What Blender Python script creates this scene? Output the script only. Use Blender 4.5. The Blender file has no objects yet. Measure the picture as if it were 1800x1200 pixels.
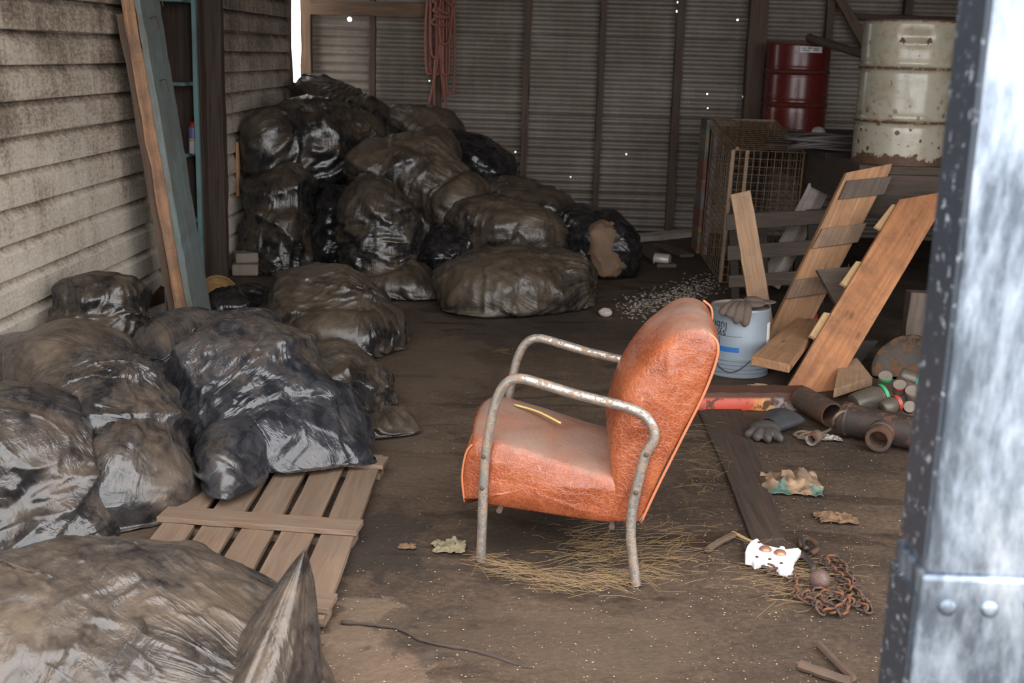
import bpy, bmesh, math, random
import numpy as np
from math import radians, sin, cos, pi
from mathutils import Vector, Matrix
random.seed(7)
SC = bpy.context.scene
COL = SC.collection

# ------------------------------------------------------------------ camera
F = 2120.0; CAM_H = 1.65
_p, _y, _r = radians(13.4), radians(1.3), radians(1.65)
FW = np.array([-sin(_y)*cos(_p), cos(_y)*cos(_p), -sin(_p)])
_R0 = np.array([cos(_y), sin(_y), 0.0]); _U0 = np.cross(_R0, FW)
RI = _R0*cos(_r) + _U0*sin(_r); UP = _U0*cos(_r) - _R0*sin(_r)
CP = np.array([0.0, 0.0, CAM_H])
cam_data = bpy.data.cameras.new('camera'); cam = bpy.data.objects.new('camera', cam_data); COL.objects.link(cam)
cam.matrix_world = Matrix(((RI[0], UP[0], -FW[0], CP[0]), (RI[1], UP[1], -FW[1], CP[1]), (RI[2], UP[2], -FW[2], CP[2]), (0, 0, 0, 1)))
cam_data.sensor_width = 36.0; cam_data.lens = F/1800*36
cam_data.clip_start = 0.05; cam_data.clip_end = 200
cam_data.dof.use_dof = True; cam_data.dof.focus_distance = 4.3; cam_data.dof.aperture_fstop = 5.6
SC.camera = cam
SC.view_settings.view_transform = 'Standard'; SC.view_settings.look = 'None'
SC.view_settings.gamma = 1.0; SC.view_settings.use_curve_mapping = False
SC.view_settings.exposure = 2.45
SC.cycles.use_denoising = True
SC.cycles.max_bounces = 8; SC.cycles.diffuse_bounces = 5; SC.cycles.glossy_bounces = 4; SC.cycles.transparent_max_bounces = 12
SC.cycles.sample_clamp_indirect = 6.0

# ------------------------------------------------------------------ sky and the open front
world = bpy.data.worlds.new('overcast_sky'); SC.world = world; world.use_nodes = True
wn = world.node_tree; wn.nodes.clear()
_o = wn.nodes.new('ShaderNodeOutputWorld'); _b = wn.nodes.new('ShaderNodeBackground')
_t = wn.nodes.new('ShaderNodeTexCoord'); _n = wn.nodes.new('ShaderNodeTexNoise'); _c = wn.nodes.new('ShaderNodeValToRGB')
_n.inputs['Scale'].default_value = 2.2; _n.inputs['Detail'].default_value = 4
_c.color_ramp.elements[0].position = 0.3; _c.color_ramp.elements[0].color = (0.90, 0.93, 1.0, 1)
_c.color_ramp.elements[1].position = 0.7; _c.color_ramp.elements[1].color = (1.0, 0.98, 0.94, 1)
wn.links.new(_t.outputs['Generated'], _n.inputs['Vector']); wn.links.new(_n.outputs['Fac'], _c.inputs['Fac'])
wn.links.new(_c.outputs['Color'], _b.inputs['Color']); wn.links.new(_b.outputs[0], _o.inputs[0])
_b.inputs['Strength'].default_value = 1.0
ROOF_Y0 = 3.2          # where the roof begins
def portal(name, loc, sx, sy, rot):
    l = bpy.data.lights.new(name, 'AREA'); l.shape = 'RECTANGLE'; l.size = sx; l.size_y = sy
    l.cycles.is_portal = True
    o = bpy.data.objects.new(name, l); COL.objects.link(o); o.location = loc; o.rotation_euler = rot
    return o

# ------------------------------------------------------------------ pixel -> place
def ray(px, py): return FW + RI*(px-900)/F + UP*(600-py)/F
def at_z(px, py, z=0.0):
    d = ray(px, py); return CP + d*((z-CAM_H)/d[2])
def at_y(px, py, y):
    d = ray(px, py); return CP + d*(y/d[1])
def at_x(px, py, x):
    d = ray(px, py); return CP + d*(x/d[0])
def dist(P): return float((np.asarray(P)-CP)@FW)

# ------------------------------------------------------------------ objects
def tag(o, label=None, cat=None, group=None, kind=None):
    if label: o['label'] = label
    if cat: o['category'] = cat
    if group: o['group'] = group
    if kind: o['kind'] = kind
    return o
def thing(name, label, cat, loc, group=None):
    o = bpy.data.objects.new(name, None); COL.objects.link(o); o.location = [float(v) for v in loc]
    o.empty_display_size = 0.05
    return tag(o, label, cat, group)
def copy_tree(o, parent=None):
    c = o.copy(); COL.objects.link(c); c.parent = parent
    for ch in list(o.children): copy_tree(ch, c)
    return c
def wloc(o):
    v = np.array(o.location, float)
    while o.parent is not None:
        o = o.parent; v = v + np.array(o.location, float)
    return v

def nrm(v):
    v = np.asarray(v, float); return v/max(1e-12, np.linalg.norm(v))

class MB:
    """collects shapes into one mesh; every vertex also carries bc, its place along / across its own board"""
    def __init__(s): s.v = []; s.f = []; s.bc = []
    def add(s, V, Fc, bc=None):
        k = len(s.v); V = [tuple(map(float, p)) for p in V]
        s.v += V; s.f += [tuple(int(i)+k for i in f) for f in Fc]
        s.bc += [tuple(map(float, p)) for p in (V if bc is None else bc)]
        return s
    def box(s, c, size, rot=None):
        hx, hy, hz = [a/2 for a in size]
        M = np.eye(3) if rot is None else np.asarray(rot)
        L = [np.array((x, y, z)) for x in (-hx, hx) for y in (-hy, hy) for z in (-hz, hz)]
        V = [np.asarray(c)+M@p for p in L]
        k = int(np.argmax(size)); off = random.random()*9
        bc = [(p[k]+off, p[(k+1) % 3]+off, p[(k+2) % 3]) for p in L]
        return s.add(V, [(0, 1, 3, 2), (4, 6, 7, 5), (0, 4, 5, 1), (2, 3, 7, 6), (0, 2, 6, 4), (1, 5, 7, 3)], bc)
    def board(s, a, b, wdir, w, t, n=8, jit=0.0, cut0=0.0, cut1=0.0):
        """plank from a to b: wdir = width direction, w width, t thickness; cut = slant of an end (m)"""
        a = np.asarray(a, float); b = np.asarray(b, float); d = b-a; Ln = np.linalg.norm(d); d = d/Ln
        w_ = np.asarray(wdir, float); w_ = nrm(w_-d*(w_@d)); t_ = np.cross(d, w_)
        V = []; B = []; off = random.random()*20
        for i in range(n+1):
            u = i/n
            for (sx, sy) in ((-1, -1), (1, -1), (1, 1), (-1, 1)):
                sl = (cut0*(1-u)+cut1*u)*sx*0.5
                j = np.array([random.gauss(0, jit), random.gauss(0, jit)*0.6])
                V.append(a+d*(u*Ln+sl)+w_*(sx*w/2+j[0])+t_*(sy*t/2+j[1]))
                B.append((u*Ln+off, sx*w/2+off, sy*t/2))
        Fc = []
        for i in range(n):
            for k in range(4):
                p = i*4+k; q = i*4+(k+1) % 4
                Fc.append((p, q, q+4, p+4))
        Fc += [(3, 2, 1, 0), (n*4, n*4+1, n*4+2, n*4+3)]
        return s.add(V, Fc, B)
    def tube(s, pts, r, n=10, closed=False, caps=True, rr=None):
        P = np.asarray(pts, float); m = len(P)
        T = np.zeros_like(P)
        for i in range(m):
            if closed: T[i] = P[(i+1) % m]-P[i-1]
            else: T[i] = P[min(i+1, m-1)]-P[max(i-1, 0)]
            T[i] = nrm(T[i])
        ref = np.array([0, 0, 1.0])
        if abs(T[0]@ref) > 0.9: ref = np.array([1.0, 0, 0])
        N = nrm(np.cross(T[0], ref)); V = []; B = []; s_ = 0; off = random.random()*9
        for i in range(m):
            N = nrm(N-T[i]*(N@T[i])); Bn = np.cross(T[i], N)
            ri = r if rr is None else rr[i]
            if i: s_ += np.linalg.norm(P[i]-P[i-1])
            for k in range(n):
                a = 2*pi*k/n
                V.append(P[i]+N*ri*cos(a)+Bn*ri*sin(a)); B.append((s_+off, ri*cos(a)+off, ri*sin(a)))
        Fc = []
        for i in range(m if closed else m-1):
            for k in range(n):
                a = i*n+k; b = i*n+(k+1) % n; i2 = (i+1) % m
                Fc.append((a, b, i2*n+(k+1) % n, i2*n+k))
        if caps and not closed:
            Fc += [tuple(range(n-1, -1, -1)), tuple((m-1)*n+k for k in range(n))]
        return s.add(V, Fc, B)
    def lathe(s, prof, c, axis=(0, 0, 1), n=40, cap0=True, cap1=True, wob=None):
        """prof = [(radius, height)...] about axis through c"""
        ax = nrm(axis); ref = np.array([1.0, 0, 0]) if abs(ax[0]) < 0.9 else np.array([0, 1.0, 0])
        e1 = nrm(ref-ax*(ref@ax)); e2 = np.cross(ax, e1); c = np.asarray(c, float)
        V = []; B = []
        for j, (r, h) in enumerate(prof):
            for k in range(n):
                a = 2*pi*k/n; q = r*(1 if wob is None else wob(a, h))
                V.append(c+ax*h+e1*q*cos(a)+e2*q*sin(a)); B.append((q*cos(a), q*sin(a), h))
        Fc = []
        for j in range(len(prof)-1):
            for k in range(n):
                a = j*n+k; b = j*n+(k+1) % n
                Fc.append((a, b, b+n, a+n))
        m = len(prof)
        if cap0: Fc.append(tuple(range(n-1, -1, -1)))
        if cap1: Fc.append(tuple((m-1)*n+k for k in range(n)))
        return s.add(V, Fc, B)
    def prism(s, poly, h, M=None, o=(0, 0, 0)):
        """polygon (x,y) extruded by h along local z; M = 3x3 columns"""
        M = np.eye(3) if M is None else np.asarray(M); o = np.asarray(o, float); n = len(poly)
        L = [np.array((x, y, 0.0)) for x, y in poly]+[np.array((x, y, h)) for x, y in poly]
        Fc = [tuple(range(n-1, -1, -1)), tuple(range(n, 2*n))]+[(i, (i+1) % n, n+(i+1) % n, n+i) for i in range(n)]
        return s.add([o+M@p for p in L], Fc, L)
    def build(s, name, mat, parent=None, base=None, smooth=None, bevel=0.0, sub=0, seg=2):
        if parent is not None: b = wloc(parent)
        elif base is not None: b = np.asarray(base, float)
        else:
            V = np.array(s.v); b = np.array([(V[:, 0].min()+V[:, 0].max())/2, (V[:, 1].min()+V[:, 1].max())/2, V[:, 2].min()])
        me = bpy.data.meshes.new(name)
        me.from_pydata([tuple(np.array(p)-b) for p in s.v], [], s.f)
        at = me.attributes.new('bc', 'FLOAT_VECTOR', 'POINT')
        at.data.foreach_set('vector', np.array(s.bc, dtype=np.float32).ravel())
        bm = bmesh.new(); bm.from_mesh(me); bmesh.ops.recalc_face_normals(bm, faces=bm.faces); bm.to_mesh(me); bm.free()
        me.materials.append(mat)
        o = bpy.data.objects.new(name, me); COL.objects.link(o)
        if parent is not None: o.parent = parent
        else: o.location = b
        if smooth is not None:
            me.shade_smooth() if smooth == 'all' else me.shade_auto(smooth) if hasattr(me, 'shade_auto') else None
            if smooth != 'all':
                me.shade_smooth()
                try: me.set_sharp_from_angle(angle=radians(smooth))
                except Exception: pass
        if bevel:
            md = o.modifiers.new('bevel', 'BEVEL'); md.width = bevel; md.segments = seg; md.limit_method = 'ANGLE'; md.angle_limit = radians(40)
        if sub:
            md = o.modifiers.new('sub', 'SUBSURF'); md.levels = sub; md.render_levels = sub
        return o

def struct(o, label=None):
    o['kind'] = 'structure'
    return o
def rotz(a):
    return np.array([[cos(a), -sin(a), 0], [sin(a), cos(a), 0], [0, 0, 1.0]])
def spline(pts, n=8, closed=False):
    P = np.asarray(pts, float); m = len(P); out = []
    rng = range(m if closed else m-1)
    for i in rng:
        p0 = P[(i-1) % m] if closed or i > 0 else 2*P[0]-P[1]
        p1 = P[i]; p2 = P[(i+1) % m]
        p3 = P[(i+2) % m] if closed or i+2 < m else 2*P[-1]-P[-2]
        for k in range(n):
            t = k/n
            out.append(0.5*((2*p1)+(-p0+p2)*t+(2*p0-5*p1+4*p2-p3)*t*t+(-p0+3*p1-3*p2+p3)*t**3))
    if not closed: out.append(P[-1])
    return np.array(out)

_tab = np.random.RandomState(5).rand(32, 32, 32).astype(np.float32)
def vnoise(P, sc, seed=0):
    Q = np.asarray(P, float)*sc+seed*7.31
    I = np.floor(Q).astype(int); f = Q-I; f = f*f*(3-2*f); I &= 31; J = (I+1) & 31
    def T(a, b, c): return _tab[a, b, c]
    x0, y0, z0 = I[..., 0], I[..., 1], I[..., 2]; x1, y1, z1 = J[..., 0], J[..., 1], J[..., 2]
    fx, fy, fz = f[..., 0], f[..., 1], f[..., 2]
    a = T(x0, y0, z0)*(1-fx)+T(x1, y0, z0)*fx; b = T(x0, y1, z0)*(1-fx)+T(x1, y1, z0)*fx
    c = T(x0, y0, z1)*(1-fx)+T(x1, y0, z1)*fx; d = T(x0, y1, z1)*(1-fx)+T(x1, y1, z1)*fx
    return (a*(1-fy)+b*fy)*(1-fz)+(c*(1-fy)+d*fy)*fz
def fbm(P, sc, o=4, seed=0):
    t = 0; a = 0.5; n = 0
    for i in range(o):
        t = t+a*vnoise(P, sc*2**i, seed+i); n += a; a *= 0.5
    return t/n
# ------------------------------------------------------------------ materials
class NT:
    def __init__(s, name):
        s.m = bpy.data.materials.new(name); s.m.use_nodes = True; s.t = s.m.node_tree; s.t.nodes.clear()
        s.out = s.t.nodes.new('ShaderNodeOutputMaterial')
    def put(s, sock, v):
        if isinstance(v, bpy.types.NodeSocket): s.t.links.new(v, sock)
        elif v is not None:
            if isinstance(v, (tuple, list)) and len(v) == 3 and len(getattr(sock, 'default_value', (0,)*3)) == 4: v = (*v, 1.0)
            sock.default_value = v
    def n(s, t, attrs=None, **ins):
        nd = s.t.nodes.new('ShaderNode'+t)
        for k, v in (attrs or {}).items(): setattr(nd, k, v)
        for k, v in ins.items(): s.put(nd.inputs[k.replace('_', ' ')] if not k.startswith('i') or not k[1:].isdigit() else nd.inputs[int(k[1:])], v)
        return nd
    def attr(s, name='bc'): return s.n('Attribute', {'attribute_name': name}).outputs['Vector']
    def obj(s): return s.n('TexCoord').outputs['Object']
    def geo(s, k='Normal'): return s.n('NewGeometry').outputs[k]
    def xyz(s, v): return s.n('SeparateXYZ', i0=v).outputs
    def map(s, v, sc=(1, 1, 1), loc=(0, 0, 0), rot=(0, 0, 0)):
        return s.n('Mapping', Vector=v, Scale=sc, Location=loc, Rotation=rot).outputs[0]
    def noise(s, v, sc=5, det=4, ro=0.55, dis=0.0):
        return s.n('TexNoise', Vector=v, Scale=float(sc), Detail=float(det), Roughness=float(ro), Distortion=float(dis)).outputs['Fac']
    def voro(s, v, sc=5, feat='F1', out='Distance', rnd=1.0):
        return s.n('TexVoronoi', {'feature': feat}, Vector=v, Scale=float(sc), Randomness=float(rnd)).outputs[out]
    def ramp(s, f, stops):
        nd = s.n('ValToRGB', Fac=f); e = nd.color_ramp.elements
        while len(e) < len(stops): e.new(0.5)
        for q, (p, c) in zip(e, stops):
            q.position = p; q.color = (c, c, c, 1) if isinstance(c, (int, float)) else (*c, 1)
        return nd.outputs['Color']
    def rng(s, f, a, b, c=0.0, d=1.0):
        return s.n('MapRange', {'clamp': True}, Value=f, From_Min=float(a), From_Max=float(b), To_Min=float(c), To_Max=float(d)).outputs[0]
    def math(s, op, a, b=None, c=None):
        nd = s.n('Math', {'operation': op}); s.put(nd.inputs[0], a); s.put(nd.inputs[1], b); s.put(nd.inputs[2], c); return nd.outputs[0]
    def mix(s, f, a, b, mode='MIX'):
        nd = s.n('MixRGB', {'blend_type': mode}); s.put(nd.inputs[0], f); s.put(nd.inputs[1], a); s.put(nd.inputs[2], b); return nd.outputs[0]
    def bump(s, h, st=0.4, d=0.01, normal=None):
        nd = s.n('Bump', Strength=float(st), Distance=float(d), Height=h)
        if normal is not None: s.put(nd.inputs['Normal'], normal)
        return nd.outputs[0]
    def bsdf(s, col, rough=0.6, metal=0.0, normal=None, spec=None, coat=None, alpha=None):
        nd = s.n('BsdfPrincipled'); s.put(nd.inputs['Base Color'], col); s.put(nd.inputs['Roughness'], rough); s.put(nd.inputs['Metallic'], metal)
        if normal is not None: s.put(nd.inputs['Normal'], normal)
        if spec is not None: s.put(nd.inputs['Specular IOR Level'], spec)
        if coat is not None: s.put(nd.inputs['Coat Weight'], coat)
        if alpha is not None: s.put(nd.inputs['Alpha'], alpha)
        s.t.links.new(nd.outputs[0], s.out.inputs[0]); s.p = nd
        return s.m
    def rand(s): return s.n('ObjectInfo').outputs['Random']

def m_plain(name, col, rough=0.6, metal=0.0, var=0.25, sc=12):
    t = NT(name); v = t.obj(); f = t.noise(v, sc, 5)
    c = t.mix(f, tuple(x*(1-var) for x in col), tuple(min(1, x*(1+var)) for x in col))
    return t.bsdf(c, rough, metal, t.bump(f, 0.15, 0.004))

def m_wood(name, light, dark, dirt=(0.10, 0.08, 0.06), damt=0.4, grain=1.0, rough=0.78, knots=False):
    t = NT(name); v = t.attr()
    g = t.noise(t.map(v, (1.3, 26*grain, 26*grain)), 1.6, 6, 0.6, 0.6)
    g2 = t.noise(t.map(v, (0.5, 5, 5)), 2.0, 3)
    c = t.mix(t.rng(g, 0.35, 0.65), dark, light)
    c = t.mix(t.rng(g2, 0.35, 0.75, 0, 0.55), c, dark)
    if knots:
        k = t.voro(t.map(v, (3.2, 9, 9)), 1.0)
        c = t.mix(t.rng(k, 0.05, 0.16, 0.75, 0), c, tuple(x*0.35 for x in dark))
    d = t.noise(v, 7, 6, 0.65)
    d2 = t.noise(v, 70, 3)
    df = t.math('MULTIPLY', t.rng(t.math('ADD', d, t.math('MULTIPLY', d2, 0.25)), 0.72-damt*0.4, 0.85), min(1.0, 0.35+damt*0.6))
    c = t.mix(df, c, dirt)
    return t.bsdf(c, rough, 0, t.bump(g, 0.35, 0.004))

def m_bag(name, dust=0.5, col=(0.010, 0.0095, 0.010), dcol=(0.108, 0.077, 0.050), rough=0.20, film=(0.045, 0.041, 0.041), wear=0.0):
    t = NT(name); v = t.obj(); off = t.n('VectorMath', {'operation': 'ADD'}, i0=v, i1=t.n('CombineXYZ', X=t.math('MULTIPLY', t.rand(), 37.0), Y=t.math('MULTIPLY', t.rand(), 11.0)).outputs[0]).outputs[0]
    q = t.attr('bc')
    big = t.noise(off, 2.6, 4, 0.6, 0.4); mid = t.noise(off, 10, 6, 0.68, 0.5); fine = t.noise(off, 90, 4, 0.65)
    sm = t.noise(t.map(q, (9, 9, 2)), 1.4, 5, 0.65, 0.6)
    nz = t.xyz(t.geo('Normal'))[2]
    # film creases: thin ridges, long along or around the bag
    def ridge(sc, s2): 
        n = t.noise(t.map(q, sc), s2, 3, 0.55, 0.35)
        return t.math('SUBTRACT', 1.0, t.math('MINIMUM', 1.0, t.math('MULTIPLY', t.math('ABSOLUTE', t.math('SUBTRACT', n, 0.5)), 9.0)))
    ra = ridge((15, 15, 2.4), 1.0); rb = ridge((3, 3, 18), 1.0); rc = ridge((26, 26, 26), 1.0)
    mk = t.rng(big, 0.42, 0.58); mk2 = t.rng(mid, 0.42, 0.62)
    cre = t.math('ADD', t.math('MULTIPLY', ra, mk), t.math('MULTIPLY', rb, t.math('SUBTRACT', 1.0, mk)))
    cre = t.math('MULTIPLY', cre, t.rng(t.noise(off, 5.0, 2), 0.42, 0.62))
    f = t.math('ADD', t.math('MULTIPLY', big, 0.9), t.math('MULTIPLY', mid, 0.40))
    f = t.math('ADD', f, t.math('MULTIPLY', sm, 0.35))
    f = t.math('ADD', f, t.math('MULTIPLY', nz, 0.16))
    f = t.math('ADD', f, t.math('MULTIPLY', fine, 0.16))
    df = t.rng(f, 1.22-dust*0.62, 1.52-dust*0.62)
    rg = t.n('Attribute', {'attribute_name': 'rdg'}).outputs['Fac']
    df = t.math('MULTIPLY', df, t.math('SUBTRACT', 0.94, t.math('ADD', t.math('MULTIPLY', cre, 0.25), t.math('MULTIPLY', rg, 0.40))))
    dc = t.mix(t.noise(off, 20, 5, 0.65), tuple(x*0.6 for x in dcol), tuple(x*1.3 for x in dcol))
    base = t.mix(t.rng(mid, 0.40, 0.75), col, film)
    c = t.mix(df, base, dc)
    r = t.math('ADD', rough, t.math('MULTIPLY', df, 0.36))
    r = t.math('ADD', r, t.math('MULTIPLY', fine, 0.05))
    hgt = t.math('ADD', t.math('MULTIPLY', cre, 0.8), t.math('MULTIPLY', rc, t.math('MULTIPLY', mk2, 0.30)))
    return t.bsdf(c, r, 0, t.bump(hgt, 0.45, 0.010), spec=0.7)

def m_rustmetal(name, paint, rust=(0.10, 0.035, 0.015), amt=0.5, rough=0.45, metal=0.0, sc=9):
    t = NT(name); v = t.attr()
    n = t.noise(v, sc, 7, 0.68); n2 = t.noise(v, sc*6, 4, 0.6)
    f = t.rng(t.math('ADD', n, t.math('MULTIPLY', n2, 0.25)), 0.80-amt*0.42, 0.86-amt*0.40)
    rc = t.mix(t.noise(v, sc*3, 4), tuple(x*0.5 for x in rust), tuple(x*1.7 for x in rust))
    pc = t.mix(t.noise(v, sc*1.3, 4), tuple(x*0.78 for x in paint), paint)
    return t.bsdf(t.mix(f, pc, rc), t.math('ADD', rough, t.math('MULTIPLY', f, 0.35)), t.math('MULTIPLY', t.math('SUBTRACT', 1.0, f), metal), t.bump(t.math('ADD', f, n2), 0.3, 0.003))
# ------------------------------------------------------------------ rubbish bags: film draped and buckled over lumpy contents
def ell(px, py, rx, ry, y, dep, tilt=0.0):
    c = at_y(px, py, y); k = dist(c)/F; a = radians(tilt)
    X = np.array([cos(a), 0, -sin(a)]); Z = np.array([sin(a), 0, cos(a)]); Y = np.array([0, 1.0, 0])
    return c, np.stack([X, Y, Z], 1), np.array([rx*k, dep, ry*k])
def ellw(c, r, rz=0.0, tilt=0.0):
    a = radians(rz); b = radians(tilt)
    M = rotz(a)@np.array([[cos(b), 0, sin(b)], [0, 1, 0], [-sin(b), 0, cos(b)]])
    return np.array(c, float), M, np.array(r, float)

def cloth(P0, N0, su, sv, it, dmin, dmax, rs, zf, Pi, bend=0.05):
    P = Pi.copy(); nv, nu, _ = P.shape
    P += N0*(rs.rand(nv, nu, 1)-0.5)*0.004
    Lu = np.linalg.norm(np.roll(P0, -1, 1)-P0, axis=2)*su
    Lv = np.linalg.norm(P0[1:]-P0[:-1], axis=2)*sv[:-1]
    Ld = np.sqrt(0.5*(Lu[:-1]**2+Lu[1:]**2)+Lv**2)
    Lu2 = (Lu+np.roll(Lu, -1, 1))*0.97; Lv2 = (Lv[1:]+Lv[:-1])*0.97
    V = np.zeros_like(P)
    def con(A, B, L, k):
        d = B-A; l = np.sqrt((d*d).sum(2))+1e-9
        return d*((l-L)/l*0.5*k)[..., None]
    for i in range(it):
        Q = P.copy(); P = P+V*0.85; P[..., 2] -= 0.0003
        for _ in range(2):
            c = con(P, np.roll(P, -1, 1), Lu, 0.65); P = P+c-np.roll(c, 1, 1)
            c = con(P[:-1], P[1:], Lv, 0.65); P[:-1] += c; P[1:] -= c
        c = con(P[:-1], np.roll(P, -1, 1)[1:], Ld, 0.3); P[:-1] += c; P[1:] -= np.roll(c, 1, 1)
        c = con(P[1:], np.roll(P, -1, 1)[:-1], Ld, 0.3); P[1:] += c; P[:-1] -= np.roll(c, 1, 1)
        c = con(P, np.roll(P, -2, 1), Lu2, bend); P = P+c-np.roll(c, 2, 1)
        c = con(P[:-2], P[2:], Lv2, bend); P[:-2] += c; P[2:] -= c
        D = P-P0; h = (D*N0).sum(2, keepdims=True); hc = np.clip(h, dmin, dmax)
        T = D-h*N0; tl = np.sqrt((T*T).sum(2, keepdims=True))+1e-9; T = T*np.minimum(1, 0.14/tl)
        P = P0+T+N0*hc
        P[..., 2] = np.maximum(P[..., 2], zf)
        V = np.clip(P-Q, -0.006, 0.006)
    return P

def grid_normals(P, c):
    du = np.roll(P, -1, 1)-np.roll(P, 1, 1); dv = np.empty_like(P); dv[1:-1] = P[2:]-P[:-2]; dv[0] = P[1]-P[0]; dv[-1] = P[-1]-P[-2]
    N = np.cross(du, dv); N /= np.linalg.norm(N, axis=2, keepdims=True)+1e-9
    s = np.sign(((P-c)*N).sum(2, keepdims=True)); s[s == 0] = 1
    return N*s

def ridges(q, seed, w=0.09):
    """thin long creases along the zero lines of a noise; returns 0..1"""
    n = fbm(q, 1.0, 2, seed)-0.5
    return np.clip(1-np.abs(n)/w, 0, 1)**1.3

def facet_gauge(D, K, jit, seed):
    """radius, per direction, of the hull of K knobbly points: film stretched tight between the corners of the contents"""
    rs = np.random.RandomState(seed); i = np.arange(K)+0.5
    phi = np.arccos(1-2*i/K); th = pi*(1+5**0.5)*i
    U = np.stack([np.cos(th)*np.sin(phi), np.sin(th)*np.sin(phi), np.cos(phi)], 1)+rs.randn(K, 3)*0.7/np.sqrt(K)
    U /= np.linalg.norm(U, axis=1, keepdims=True); U *= (1+rs.uniform(-jit, jit, K))[:, None]
    bm = bmesh.new()
    for u in U: bm.verts.new(u)
    bmesh.ops.convex_hull(bm, input=bm.verts)
    bm.normal_update()
    Nn = np.array([f.normal[:] for f in bm.faces]); Cn = np.array([f.calc_center_median()[:] for f in bm.faces]); bm.free()
    off = (Nn*Cn).sum(1); g = np.sign(off); Nn *= g[:, None]; off = off*g
    k = off > 1e-4; Nn = Nn[k]/off[k][:, None]
    Q = D.reshape(-1, 3)@Nn.T
    Q.partition(Q.shape[1]-2, axis=1)
    a, b = Q[:, -1], Q[:, -2]
    return (1/a).reshape(D.shape[:2])

def bag(name, label, mat, blobs, pins=(), axis=(0.15, 0.1, 1), slack=(0.10, 0.14), gather=0.5, seed=1, zf=0.006, it=60, nu=150, nv=100, dmax=0.05, dmin=-0.012, xmin=-2.33, ymax=11.70, group='black rubbish bags', soft=5, parent=None, lump=0.035, amp=0.018, fold=(1.0, 1.0), sub=0, facets=(70, 0.10), wrk=1.7, step=None, cat='rubbish bag'):
    rs = np.random.RandomState(seed)
    c = blobs[0][0].copy(); c[2] = max(c[2], zf+0.05)
    ax = nrm(axis); e1 = nrm(np.cross(ax, (0.3, 1, 0.2))); e2 = np.cross(ax, e1)
    th = np.linspace(0.03, pi-0.03, nv)[:, None]; ph = (np.arange(nu)/nu*2*pi)[None, :]
    D = (np.sin(th)*np.cos(ph))[..., None]*e1+(np.sin(th)*np.sin(ph))[..., None]*e2+(np.cos(th)*np.ones_like(ph))[..., None]*ax
    R = np.zeros(D.shape[:2]); K_ = 17.0
    for (ce, A, r) in blobs:
        o = ((c-ce)@A)/r; d = (D@A)/r
        qa = (d*d).sum(2); qb = (d*o).sum(2); qc = o@o-1
        disc = qb*qb-qa*qc; t = np.where(disc > 0, (-qb+np.sqrt(np.maximum(disc, 0)))/qa, 0)
        R = R+np.exp(K_*t)
    R = np.log(R/1.0)/K_
    R = np.maximum(R, 0.06)
    for _ in range(int(soft*(nu/130)**2)):
        R2 = (np.roll(R, 1, 1)+np.roll(R, -1, 1)+2*R)/4
        R2[1:-1] = (R2[:-2]+R2[2:]+2*R2[1:-1])/4; R2[0] = R2[0].mean(); R2[-1] = R2[-1].mean(); R = R2
    if facets:
        g = facet_gauge(D, facets[0], facets[1], seed+90); g2 = facet_gauge(D, facets[0]*5, facets[1]*0.35, seed+91)
        R = R*(0.30+0.70*g/np.median(g))*(0.45+0.55*g2/np.median(g2))
    P0 = c+R[..., None]*D
    L = fbm(P0, 3.2, 2, seed)-0.5
    P0 = P0+D*(L*lump*2)[..., None]
    Rm = float(np.median(R))
    tw = 0.8*(vnoise(P0, 2.0, seed+31)-0.5)
    cx = np.cos(ph+tw)*Rm; sx = np.sin(ph+tw)*Rm; vl = th*Rm+0.12*(vnoise(P0, 4.0, seed+33)-0.5)
    seedr = np.zeros_like(R)
    for (tgt, sig, sharp) in pins:
        tgt = np.asarray(tgt, float); dr = nrm(tgt-c); ang = np.arccos(np.clip(D@dr, -1, 1))
        w = np.clip(1-ang/sig, 0, 1)**sharp
        k = np.unravel_index(np.argmin(ang), ang.shape)
        b1 = nrm(np.cross(dr, (0.1, 0.2, 1))); b2 = np.cross(dr, b1)
        tanv = D-(D@dr)[..., None]*dr; phi = np.arctan2(tanv@b1, tanv@b2)
        P0 = P0+(w[..., None])*(tgt-P0[k])
        fr = np.stack([np.cos(phi)*1.6, np.sin(phi)*1.6, ang*0.5], 2)
        b = np.clip(ang/(sig*2.2), 0, 1); fall = np.sin(np.clip(b*1.25, 0, 1)*pi)*(1-b)
        rr = ridges(fr*2.4, seed+41, 0.10)*fall
        seedr = np.maximum(seedr, rr*1.2)
    P0[..., 2] = np.maximum(P0[..., 2], zf); P0[..., 0] = np.maximum(P0[..., 0], xmin); P0[..., 1] = np.minimum(P0[..., 1], ymax)
    N0 = grid_normals(P0, c)
    mk = np.clip((vnoise(P0, 3.0, seed+51)-0.5)*5+0.5+(fold[0]-fold[1])*0.6, 0, 1)
    mk2 = np.clip((vnoise(P0, 4.0, seed+52)-0.30)*4, 0, 1)
    ra = ridges(np.stack([cx*8, sx*8, vl*1.5], 2), seed+60, 0.12)          # creases from neck to bottom
    rb = ridges(np.stack([cx*1.8, sx*1.8, vl*10], 2), seed+61, 0.12)       # creases around the bag
    hgt = np.clip((P0[..., 2]-zf)/0.08, 0.12, 1)
    seedr = np.maximum(seedr, (ra*mk*fold[0]+rb*(1-mk)*fold[1])*mk2)*hgt
    n1 = vnoise(P0, 3.5, seed+3); n2 = vnoise(P0, 3.5, seed+9)
    pole = np.exp(-(th/0.6)**2)+np.exp(-((pi-th)/0.6)**2)
    su = 1+(slack[0]*mk*mk2+gather*pole*0.25)*hgt
    sv = 1+slack[1]*(1-mk)*mk2*hgt
    Pi = P0+N0*(seedr*amp)[..., None]
    P = cloth(P0, N0, su, sv, it, dmin, dmax, rs, zf, Pi)
    N1 = grid_normals(P, c)
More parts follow.
